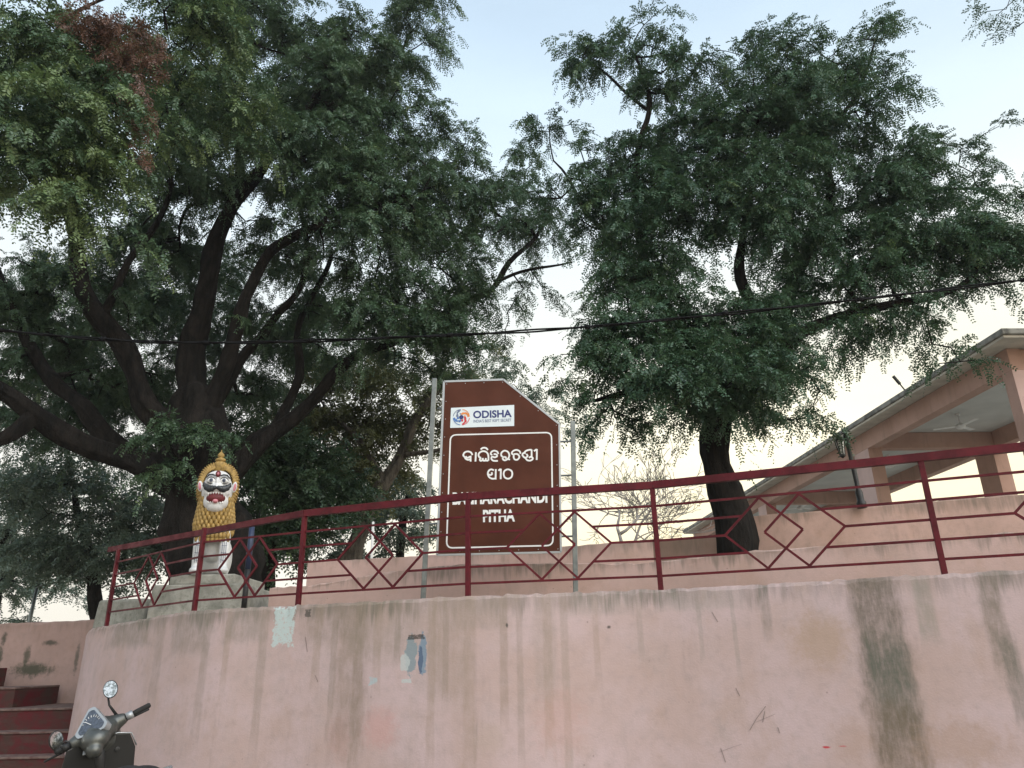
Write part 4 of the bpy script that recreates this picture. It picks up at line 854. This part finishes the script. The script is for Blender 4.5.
# tourism sticker
sq = [on_sign(*p) for p in ((450.2, 428), (514.2, 426), (514.2, 405), (451, 408))]
bm = BM(); prism(bm, sq, -.004, .001); stk = obj('sticker', bm, M['sticker'], sg)
lettering('word', 'ODISHA', (473.2, 418.6), (511.8, 417.3), .098, M['navy'], -.006, .03, stk)
lettering('tagline', "INDIA'S BEST KEPT SECRET", (473.5, 422.8), (511.3, 421.5), .038, M['grey_ink'], -.006, .012, stk)
cx, cy = on_sign(461.4, 417.3); rr_ = on_sign(469.8, 417.1)[0] - cx
for q, (mt, a0) in enumerate((('orange_ink', 0), ('grey_ink', 90), ('blue_ink', 180), ('red_ink', 270))):
    bm = BM(); r2 = random.Random(q + 3)
    for j in range(9):
        a = R(a0 + 8 + 74 * ((j * .37 + .1) % 1)); rad = rr_ * (.42 + .5 * ((j * .61) % 1)); w = rr_ * r2.uniform(.1, .19)
        ph = r2.uniform(0, 3); bm.faces.new([bm.verts.new((cx + rad * math.cos(a) + w * math.cos(ph + k * 1.2566) * r2.uniform(.6, 1.2), -.0062 - .0001 * j, cy + rad * math.sin(a) + w * math.sin(ph + k * 1.2566) * r2.uniform(.7, 1.2))) for k in range(5)])
    loop_strip(bm, [(cx + rr_ * .97 * math.cos(R(a0 + 6 + 78 * t / 8)), cy + rr_ * .97 * math.sin(R(a0 + 6 + 78 * t / 8))) for t in range(9)], .008, -.0078, False)
    obj('emblem_quarter', bm, M[mt], stk)
bm = BM(); bm.faces.new([bm.verts.new((cx + rr_ * .27 * math.cos(k * .524), -.0075, cy + rr_ * .27 * math.sin(k * .524))) for k in range(12)]); obj('emblem_hub', bm, M['navy'], stk)
# posts and brackets
for (t_, b_), px in ((((434.5, 378), (422.5, 606)), 1), (((573, 421), (576, 600)), -1)):
    a, b = on_sign(*b_), on_sign(*t_); bm = BM(); bar(bm, (a[0], .03, a[1]), (b[0], .03, b[1]), .055, .06, (0, 1, 0)); obj('post', bm, M['steel'], sg, bevel=.004)
for (a_, b_) in (((437, 408), (444, 408)), ((428, 524), (438, 523)), ((559, 441), (571, 441)), ((561, 475), (571, 475)), ((561, 536), (573, 536))):
    a, b = on_sign(*a_), on_sign(*b_); bm = BM(); tube(bm, [(a[0], .03, a[1]), (b[0], .015, b[1])], .012, 8); obj('bracket', bm, M['steel'], sg)
bm = BM()
for i in range(5):
    a, b = Vector(inset(outl, .035)[i]), Vector(inset(outl, .035)[(i + 1) % 5]); k = max(2, int((b - a).length / .22))
    for j in range(k): p = a + (b - a) * (j / k); ball(bm, (p.x, -.001, p.y), (.006, .003, .006), u=8, v=6)
obj('rivets', bm, M['silver'], sg)

# ------------------------------------------------------------------ lion on its plinth
PX, PY, PZ = -4.28, 10.62, 2.74
pl = thing('plinth', 'stepped mouldy concrete plinth under the lion statue', 'plinth', (PX, PY + .5, 2.0))
bm = BM(); vs = box(bm, (-.07, .05, .3), (1.26, 1.5, .6))
for v in vs:
    if v.co.z > .3: v.co.x *= .97; v.co.y *= .97
obj('lower_block', bm, M['concrete'], pl, bevel=.02)
bm = BM(); box(bm, (-.04, .05, .669), (.9, 1.3, .138)); obj('upper_block', bm, M['concrete'], pl, bevel=.02)
li = thing('lion_statue', 'painted lion guardian statue, white face, black moustache, gold ribbed mane', 'statue', (PX, PY, PZ), (0, R(-1), R(19)))
li.scale = (.86, .9, 1)
bm = BM(); sg_ = (-1, 1)
ball(bm, (0, .42, .62), (.25, .3, .42), Matrix.Rotation(R(-18), 4, 'X')); ball(bm, (0, .24, .8), (.21, .2, .3)); ball(bm, (0, .7, .34), (.25, .33, .33))
for s in sg_:
    tube(bm, [(s * .17, .14, .8), (s * .2, .06, .5), (s * .2, .03, .22), (s * .2, .0, .06)], [.09, .088, .078, .075], 12); ball(bm, (s * .2, -.06, .05), (.1, .16, .06))
    ball(bm, (s * .2, .66, .3), (.12, .27, .27)); tube(bm, [(s * .2, .6, .1), (s * .22, .38, .05)], [.08, .06], 10)
ball(bm, (0, .1, 1.2), (.25, .22, .28)); ball(bm, (0, .04, 1.36), (.2, .13, .13)); ball(bm, (0, -.02, 1.02), (.2, .17, .15)); ball(bm, (0, -.03, .95), (.15, .15, .1)); ball(bm, (0, -.1, 1.2), (.1, .1, .07))
for s in sg_: ball(bm, (s * .1, -.06, 1.31), (.09, .07, .05)); ball(bm, (s * .12, -.07, 1.15), (.09, .09, .07))
obj('body', remeshed(bm, .016, 5), M['lion_white'], li, True)
bm = BM()                      # ribbed crown of hair: a fan of ridges round the face
na, rows = 360, [(.235, -.02), (.27, -.035), (.315, .0), (.335, .06), (.325, .14), (.28, .24), (.2, .32), (.1, .36), (.01, .37)]
grid = []
for r_, y_ in rows:
    ring = []
    for k_ in range(na + 1):
        a = R(-32 + 244 * k_ / na); rib = 1 + .075 * abs(math.sin(27 * R(244) * k_ / na)) * (1 if r_ > .15 else .3)
        ca, sa = math.cos(a), math.sin(a); ring.append(bm.verts.new((r_ * rib * .97 * math.copysign(abs(ca) ** .8, ca), y_ + .16, 1.265 + r_ * rib * 1.1 * math.copysign(abs(sa) ** .88, sa))))
    grid.append(ring)
for a, b in zip(grid, grid[1:]):
    for k_ in range(na): bm.faces.new([a[k_ + 1], a[k_], b[k_], b[k_ + 1]])
hr = obj('hair', bm, M['gold'], li, True)
bm = BM(); lathe(bm, [(.1, 1.5), (.1, 1.6), (.105, 1.625), (.09, 1.645), (.06, 1.65), (.06, 1.66), (.085, 1.67), (.085, 1.695), (.06, 1.71), (.035, 1.715), (.035, 1.725), (.055, 1.74), (.053, 1.77), (.03, 1.795), (.014, 1.81), (.008, 1.84)], (0, .2, 0), 20); obj('topknot', bm, M['gold'], hr, True)
bm = BM()                      # mane: overlapping curls in rows round the neck
for row in range(9):
    z = .60 + row * .058; rx = .295 - .009 * abs(row - 2); ry = .26; n_ = 26
    for k_ in range(n_):
        a = 2 * math.pi * (k_ + .5 * (row % 2)) / n_
        if row > 5 and math.sin(a) < 0 and abs(math.cos(a)) < .7: continue
        Mq = Matrix.Rotation(a - math.pi / 2, 3, 'Z'); ball(bm, (rx * math.cos(a), .2 + ry * math.sin(a), z), (.05, .033, .056), Matrix.Rotation(a, 3, 'Z') @ Matrix.Rotation(R(35), 3, 'Y'), 8, 6)
for row in range(2):
    for k_ in range(9): ball(bm, ((k_ - 4) * .06, -.07 + .012 * abs(k_ - 4) + .02 * row, .545 - .05 * row), (.035, .03, .05), None, 8, 6)
lathe(bm, [(.2, .55), (.24, .58), (.25, .7), (.24, .95), (.24, 1.15)], (0, .21, 0), 24)
obj('mane', bm, M['gold'], li, True)
bm = BM()
for s in sg_:
    for j, (x, z, r_) in enumerate(((.03, 1.195, .036), (.07, 1.185, .05), (.115, 1.185, .058), (.16, 1.205, .052), (.195, 1.235, .036), (.205, 1.265, .02))): ball(bm, (s * x, -.195 + x * .34, z), (r_ * .95, .045, r_ * .9), None, 12, 8)
obj('moustache', remeshed(bm, .008, 3), M['lion_black'], li, True)
bm = BM(); ball(bm, (0, -.135, 1.225), (.045, .05, .05)); ball(bm, (0, -.1, 1.29), (.03, .05, .08)); obj('nose', bm, M['lion_white'], li, True)
bm = BM(); ball(bm, (0, -.125, 1.05), (.15, .1, .085)); mo = obj('mouth', bm, M['lion_red'], li, True)
bm = BM(); ball(bm, (0, -.195, 1.0), (.045, .05, .03)); obj('tongue', bm, M['lion_pink'], mo, True)
bm = BM()
for k_ in range(7):
    x = (k_ - 3) * .032; big = .05 if abs(k_ - 3) == 3 else .026; lathe(bm, [(.002, -big), (.012, -.005), (.012, 0)], (x * 1.25, -.228 + abs(x) * .5, 1.118), 6); lathe(bm, [(.012, 0), (.012, .005), (.002, big * .8)], (x * 1.15, -.215 + abs(x) * .55, .978), 6)
obj('teeth', bm, M['white'], mo, True)
for s in sg_:
    bm = BM(); ball(bm, (s * .1, -.105, 1.315), (.058, .03, .038)); ey = obj('eye', bm, M['white'], li, True)
    bm = BM(); ball(bm, (s * .1, -.128, 1.315), (.03, .016, .03)); obj('iris', bm, M['lion_blue'], ey, True)
    bm = BM(); ball(bm, (s * .1, -.142, 1.315), (.013, .008, .013)); obj('pupil', bm, M['lion_black'], ey, True)
    bm = BM(); tube(bm, [(s * (.1 + .066 * math.cos(a)), -.113 + .02 * abs(math.cos(a)), 1.315 + .045 * math.sin(a)) for a in [k_ * .2618 for k_ in range(24)]], .007, 6); obj('eye_rim', bm, M['lion_black'], ey, True)
    bm = BM(); tube(bm, [(s * .04, -.135, 1.38), (s * .085, -.11, 1.4), (s * .14, -.085, 1.4), (s * .195, -.02, 1.365)], [.008, .012, .012, .006], 8); obj('eyebrow', bm, M['lion_black'], li, True)
    bm = BM(); ball(bm, (s * .27, .03, 1.25), (.04, .035, .08), Matrix.Rotation(R(s * 8), 3, 'Y')); er = obj('ear', bm, M['lion_white'], li, True)
    bm = BM(); ball(bm, (s * .275, .008, 1.245), (.024, .02, .058), Matrix.Rotation(R(s * 8), 3, 'Y')); obj('inner_ear', bm, M['lion_pink'], er, True)
    bm = BM()
    for k_ in range(3): tube(bm, [(s * .2 + (k_ - 1) * .03, -.066 + .012 * abs(k_ - 1), .16), (s * .2 + (k_ - 1) * .03, -.062 + .008 * abs(k_ - 1), .3), (s * .2 + (k_ - 1) * .03, -.05 + .006 * abs(k_ - 1), .46)], .004, 5)
    for k_ in range(3): tube(bm, [(s * .2 - .04, -.068, .2 + .1 * k_), (s * .2, -.082, .19 + .1 * k_), (s * .2 + .04, -.068, .2 + .1 * k_)], .004, 5)
    obj('leg_lines', bm, M['lion_blue'], li, True)
bm = BM(); ball(bm, (0, -.118, 1.41), (.042, .022, .05)); fm = obj('forehead_mark', bm, M['lion_red'], li, True)
bm = BM(); ball(bm, (0, -.14, 1.41), (.018, .008, .02)); obj('mark_centre', bm, M['lion_pink'], fm, True)
# ------------------------------------------------------------------ scooter
HD, LEAN = R(40), R(-12)
Ms = Matrix.Rotation(HD, 4, 'Z') @ Matrix.Rotation(LEAN, 4, 'Y')
hp = Vector(at(99, 725, 6.2)); org = hp - Ms @ Vector((0, .42, 1.02)); 
sc = thing('scooter', 'dark grey scooter leaning beside the retaining wall, seen from behind', 'scooter', (org.x, org.y, GZ))
sc.rotation_euler = Ms.to_euler()
Hm = Matrix.Translation((0, .42, 1.0)) @ Matrix.Rotation(R(-14), 4, 'Y') @ Matrix.Rotation(R(-4), 4, 'Z')
Hc = Hm @ Matrix.Rotation(R(-30), 4, 'Z')
def H(bm, c=False):
    for v in bm.verts: v.co = (Hc if c else Hm) @ v.co
    return bm
bm = BM(); ball(bm, (0, .02, 0), (.14, .14, .1)); ball(bm, (-.04, -.07, -.03), (.105, .11, .085)); ball(bm, (-.075, -.13, -.085), (.06, .07, .06)); ball(bm, (0, .08, -.06), (.15, .12, .13)); 
for s in (-1, 1): tube(bm, [(0, .03, 0), (s * .12, .02, 0), (s * .2, 0, .005)], [.085, .065, .036], 12)
hs = obj('handlebar_cover', H(remeshed(bm, .009, 4), False), M['gunmetal'], sc, True)
Dm = Matrix.Translation((0, -.055, .085)) @ Matrix.Rotation(R(48), 4, 'X') @ Matrix.Diagonal((1.25, 1.25, 1, 1))
def dial(sx, z0, z1):
    b = BM(); tri = []
    for i in range(3):
        a0 = R(90 + 120 * i)
        for t in (-26, -13, 0, 13, 26): a = a0 + R(t); c = Vector((math.cos(a0), math.sin(a0))) * .055; tri.append((c.x * sx + .045 * sx * math.cos(a), c.y * sx + .045 * sx * math.sin(a)))
    v0 = [b.verts.new(Dm @ Vector((x, y, z0))) for x, y in tri]; v1 = [b.verts.new(Dm @ Vector((x * .97, y * .97, z1))) for x, y in tri]
    b.faces.new(v1); [b.faces.new([v0[i], v0[(i + 1) % 15], v1[(i + 1) % 15], v1[i]]) for i in range(15)]; return b
obj('dial_bezel', H(dial(1.05, -.05, .008), True), M['silver'], hs); dl_ = obj('dial', H(dial(.84, .004, .0105), True), M['dial'], hs)
bm = BM()
for k_ in range(9):
    a = R(20 + 17.5 * k_); p0 = Dm @ Vector((.045 * math.cos(a), -.01 + .045 * math.sin(a), .0125)); p1 = Dm @ Vector((.058 * math.cos(a), -.01 + .058 * math.sin(a), .0125)); bar(bm, p0, p1, .003, .002)
p0, p1 = Dm @ Vector((0, -.012, .013)), Dm @ Vector((-.035, .02, .013)); bar(bm, p0, p1, .004, .002); obj('dial_marks', H(bm, True), M['white'], dl_)
bm = BM(); box(bm, (0, -.155, -.03), (.03, .02, .012)); obj('key_button', H(bm, True), M['black'], hs, bevel=.003)
for s in (-1, 1):
    bm = BM(); tube(bm, [(s * .2, -.005, .006), (s * .25, -.012, .008)], .03, 12); obj('switch_block', H(bm), M['silver'] if s > 0 else M['black'], sc, True)
    bm = BM(); tube(bm, [(s * .25, -.012, .008), (s * .262, -.013, .008), (s * .33 + .04, -.025, .012), (s * .338 + .04, -.025, .012)], [.017, .02, .02, .012], 14); obj('grip', H(bm), M['rubber'], sc, True)
    bm = BM(); tube(bm, [(s * .2, .045, -.02), (s * .28, .05, -.025), (s * .37, .035, -.025)], [.012, .009, .008], 8); obj('brake_lever', H(bm), M['black'], sc, True)
MR = [((1, .2, .02), (.155, .015, .1), (.14, .03, .20), (.2, .02, .275)), ]
for s, base, mid, c, rot in ((1, (.15, .03, .04), (.125, .035, .14), (.165, .02, .25), (R(62), 0, R(-20))), (-1, (-.17, .0, .0), (-.215, -.01, .05), (-.265, -.03, .085), (R(98), 0, R(28)))):
    bm = BM(); tube(bm, [base, mid, (c[0] - s * .03, c[1] + .02, c[2] - .05)], [.012, .008, .007], 8); mt = obj('mirror_stalk', H(bm), M['black'], sc, True)
    Mm = Matrix.Translation(c) @ Matrix.Rotation(rot[2], 4, 'Z') @ Matrix.Rotation(rot[0], 4, 'X')
    bm = BM(); lathe(bm, [(.03, -.028), (.055, -.018), (.063, 0), (.06, .003)], n=28, M=Mm @ Matrix.Diagonal((.86, 1.12, 1, 1))); ms_ = obj('mirror', H(bm), M['black'], sc, True)
    bm = BM(); lathe(bm, [(.057, .0035), (.057, .0045)], n=28, M=Mm @ Matrix.Diagonal((.86, 1.12, 1, 1))); obj('mirror_glass', H(bm), M['mirror'], ms_)
bm = BM(); tube(bm, [(0, .43, .95), (0, .47, .72), (0, .56, .4)], [.05, .045, .04], 12); obj('steering_neck', bm, M['black'], sc, True)
for s in (-1, 1):
    bm = BM(); tube(bm, [Hm @ Vector(c) for c in ((s * .2, .05, -.02), (s * .15, .11, -.03), (s * .1, .12, -.1), (s * .04, .08, -.2))], .006, 6); obj('brake_cable', bm, M['rubber'], sc, True)
bm = BM(); box(bm, (-.06, -.115, -.005), (.085, .075, .012), Matrix.Rotation(R(38), 4, 'X')); obj('cover_plate', H(bm, True), M['silver'], hs, bevel=.005)
bm = BM()      # leg shield: inner face towards the rider, front apron beyond
prof = [(.30, .36), (.24, .5), (.235, .68), (.25, .82), (.215, .93), (.12, .955)]
rows_ = []
for w, z in prof:
    y = .5 - (z - .36) * .16
    rows_.append([bm.verts.new((w * t, y + .16 * (1 - t * t) * (1 if dpt else 0) * 1.0 + (.0 if not dpt else .02), z)) for dpt in (0, 1) for t in (-1, -.6, -.2, .2, .6, 1)])
for a, b in zip(rows_, rows_[1:]):
    for k_ in range(5): bm.faces.new([a[k_], a[k_ + 1], b[k_ + 1], b[k_]]); bm.faces.new([a[k_ + 7], a[k_ + 6], b[k_ + 6], b[k_ + 7]])
    bm.faces.new([a[6], a[0], b[0], b[6]]); bm.faces.new([a[5], a[11], b[11], b[5]])
bm.faces.new([rows_[-1][k_] for k_ in (0, 1, 2, 3, 4, 5, 11, 10, 9, 8, 7, 6)]); bm.faces.new([rows_[0][k_] for k_ in (6, 7, 8, 9, 10, 11, 5, 4, 3, 2, 1, 0)])
ls = obj('leg_shield', bm, M['satin_black'], sc, bevel=.008)
bm = BM(); tube(bm, [(.05, .405, .955), (.13, .403, .957), (.222, .407, .93), (.255, .42, .83)], .006, 6); obj('shield_trim', bm, M['silver'], ls, True)
bm = BM(); lathe(bm, [(.018, 0), (.018, .012), (.008, .014)], n=16, M=Matrix.Translation((.12, .425, .84)) @ Matrix.Rotation(R(90), 4, 'X')); obj('keyhole', bm, M['black'], ls)
bm = BM(); box(bm, (0, .16, .32), (.44, .6, .07)); obj('floorboard', bm, M['black'], sc, bevel=.02)
bm = BM(); ball(bm, (0, -.42, .56), (.19, .48, .17)); ball(bm, (0, -.2, .5), (.2, .18, .2)); ball(bm, (0, -.75, .62), (.13, .2, .1)); obj('rear_body', remeshed(bm, .014, 5), M['gunmetal'], sc, True)
bm = BM(); ball(bm, (0, -.22, .745), (.135, .2, .055)); ball(bm, (0, -.6, .775), (.14, .26, .055)); ball(bm, (0, -.4, .75), (.14, .3, .045)); obj('seat', remeshed(bm, .012, 5), M['seat'], sc, True)
bm = BM()
for s in (-1, 1): tube(bm, [(s * .125, -.08, .715), (s * .155, -.3, .72), (s * .155, -.6, .735), (s * .1, -.84, .76)], .009, 6)
obj('seat_trim', bm, M['silver'], sc, True)
bm = BM(); tube(bm, [(.12, -.7, .76), (.12, -.9, .82), (0, -.96, .83), (-.12, -.9, .82), (-.12, -.7, .76)], .014, 8); obj('grab_rail', bm, M['silver'], sc, True)
bm = BM(); ball(bm, (0, -.93, .64), (.1, .03, .05)); obj('tail_light', bm, M['lion_red'], sc, True)
bm = BM(); ball(bm, (0, .56, .86), (.1, .05, .07)); obj('headlight', bm, M['lamp_glass'], sc, True)
for y in (.68, -.58):
    bm = BM(); Mw = Matrix.Translation((0, y, .22)) @ Matrix.Rotation(R(90), 4, 'Y')
    lathe(bm, [(.14, -.045), (.19, -.05), (.215, -.03), (.222, 0), (.215, .03), (.19, .05), (.14, .045)], n=36, M=Mw); wh = obj('wheel', bm, M['rubber'], sc, True)
    bm = BM(); lathe(bm, [(.03, -.06), (.06, -.05), (.135, -.052), (.14, 0), (.135, .052), (.06, .05), (.03, .06)], n=24, M=Mw); obj('rim', bm, M['silver'], wh, True)
bm = BM()
for i in range(12):
    a, b = R(20 + 12 * i), R(32 + 12 * i); y0, z0, y1, z1 = .68 + .25 * math.cos(a), .22 + .25 * math.sin(a), .68 + .25 * math.cos(b), .22 + .25 * math.sin(b)
    bm.faces.new([bm.verts.new(c) for c in ((-.07, y0, z0), (.07, y0, z0), (.07, y1, z1), (-.07, y1, z1))])
bmesh.ops.remove_doubles(bm, verts=bm.verts, dist=1e-4); bmesh.ops.solidify(bm, geom=bm.faces[:], thickness=.01); obj('front_fender', bm, M['gunmetal'], sc)
bm = BM()
for s in (-1, 1): tube(bm, [(s * .07, .55, .45), (s * .075, .68, .22)], .018, 8)
obj('fork', bm, M['black'], sc, True)
bm = BM(); tube(bm, [(-.12, .0, .3), (-.24, .03, .06), (-.26, .03, .055)], .012, 8); obj('side_stand', bm, M['black'], sc, True)
# ------------------------------------------------------------------ wires and small things
wp = [(-260, 300), (-120, 318), (0, 330), (75, 337), (150, 342), (225, 343), (300, 341), (400, 337), (500, 333), (600, 326), (700, 316), (800, 306), (900, 295), (1024, 280), (1150, 262), (1300, 238)]
P3 = [at(x, y, 7.2) for x, y in wp]; cu_ = []
for i in range(len(P3) - 1):
    for j in range(8):
        t = j / 8; a, b, c, d = (P3[max(0, min(len(P3) - 1, i + q))] for q in (-1, 0, 1, 2)); cu_.append(.5 * (2 * b + (c - a) * t + (2 * a - 5 * b + 4 * c - d) * t * t + (3 * b - a - 3 * c + d) * t ** 3))
ov = thing('overhead_cable', 'black twisted overhead cable strung across the front of both trees', 'cable', tuple(cu_[0]))
for q in range(2):
    bm = BM(); tube(bm, [p - cu_[0] + np.array([0, (.008 * math.cos(i * .55 + q * math.pi)), .009 * math.sin(i * .55 + q * math.pi) + (.008 * q * math.sin(i * .21))]) for i, p in enumerate(cu_)], .01, 7); obj('strand', bm, M['cable'], ov, True)
bm = BM()
for i in range(5, len(cu_) - 5, 11): p = cu_[i] - cu_[0]; dv = nrm(cu_[i + 1] - cu_[i]); tube(bm, [p - dv * .03, p + dv * .03], .026, 8)
obj('cable_ties', bm, M['cable'], ov, True)
b, t_ = at(251, 606, 9.95), at(252, 527, 9.95); b = np.array([t_[0] + .0, 9.95, 2.1])
bp = thing('painted_pole', 'thin pole painted blue above black, right of the lion plinth', 'pole', tuple(b))
h = t_[2] - b[2]; bm = BM(); tube(bm, [(0, 0, -.02), (0, 0, h * .55)], .035, 12); obj('lower_pole', bm, M['black'], bp, True)
bm = BM(); tube(bm, [(0, 0, h * .55 - .02), (0, 0, h)], .037, 12); obj('upper_pole', bm, M['blue_pole'], bp, True)
bm = BM(); tube(bm, [(0, 0, h), (.03, 0, h + .08), (.07, 0, h + .12), (.09, 0, h + .22)], .006, 6); obj('wire_end', bm, M['cable'], bp, True)
b = at(372, 549, 12.5); t_ = at(372, 522, 12.5)
bm = BM(); tube(bm, [(0, 0, -.8), (0, 0, t_[2] - b[2])], .022, 8); o = obj('white_pole', bm, M['white'], None, True); o.location = tuple(b); tag(o, 'thin white pole behind the railing diamonds, left of the brown sign', 'pole')
b = at(29, 624, 21); t_ = at(37, 588, 21)
pp = thing('leaning_pole', 'pale grey leaning pole behind the far-left boundary wall', 'pole', tuple(b)); d = Vector(t_ - b)
bm = BM(); tube(bm, [d * -1.2, d], [.06, .045], 10); obj('shaft', bm, M['steel'], pp, True); bm = BM(); tube(bm, [d, d * 1.04 + Vector((.12, 0, .04)), d + Vector((.35, 0, .05))], .03, 8); obj('arm', bm, M['steel'], pp, True)
sp_ = at(163, 553, 11.3)

# thin evening haze over the whole place
bm = BM(); box(bm, (0, 35, 10.5), (224, 194, 22.8))
hz = obj('haze', bm, M['white']); hz['kind'] = 'stuff'; hz.data.materials.clear()
hm = bpy.data.materials.new('haze_air'); hm.use_nodes = True; hn = hm.node_tree; hn.nodes.remove(hn.nodes['Principled BSDF'])
pvn = hn.nodes.new('ShaderNodeVolumePrincipled'); pvn.inputs['Color'].default_value = (.93, .95, .97, 1); pvn.inputs['Density'].default_value = .0008; pvn.inputs['Anisotropy'].default_value = .3
hn.links.new(pvn.outputs[0], hn.nodes['Material Output'].inputs['Volume']); hz.data.materials.append(hm)
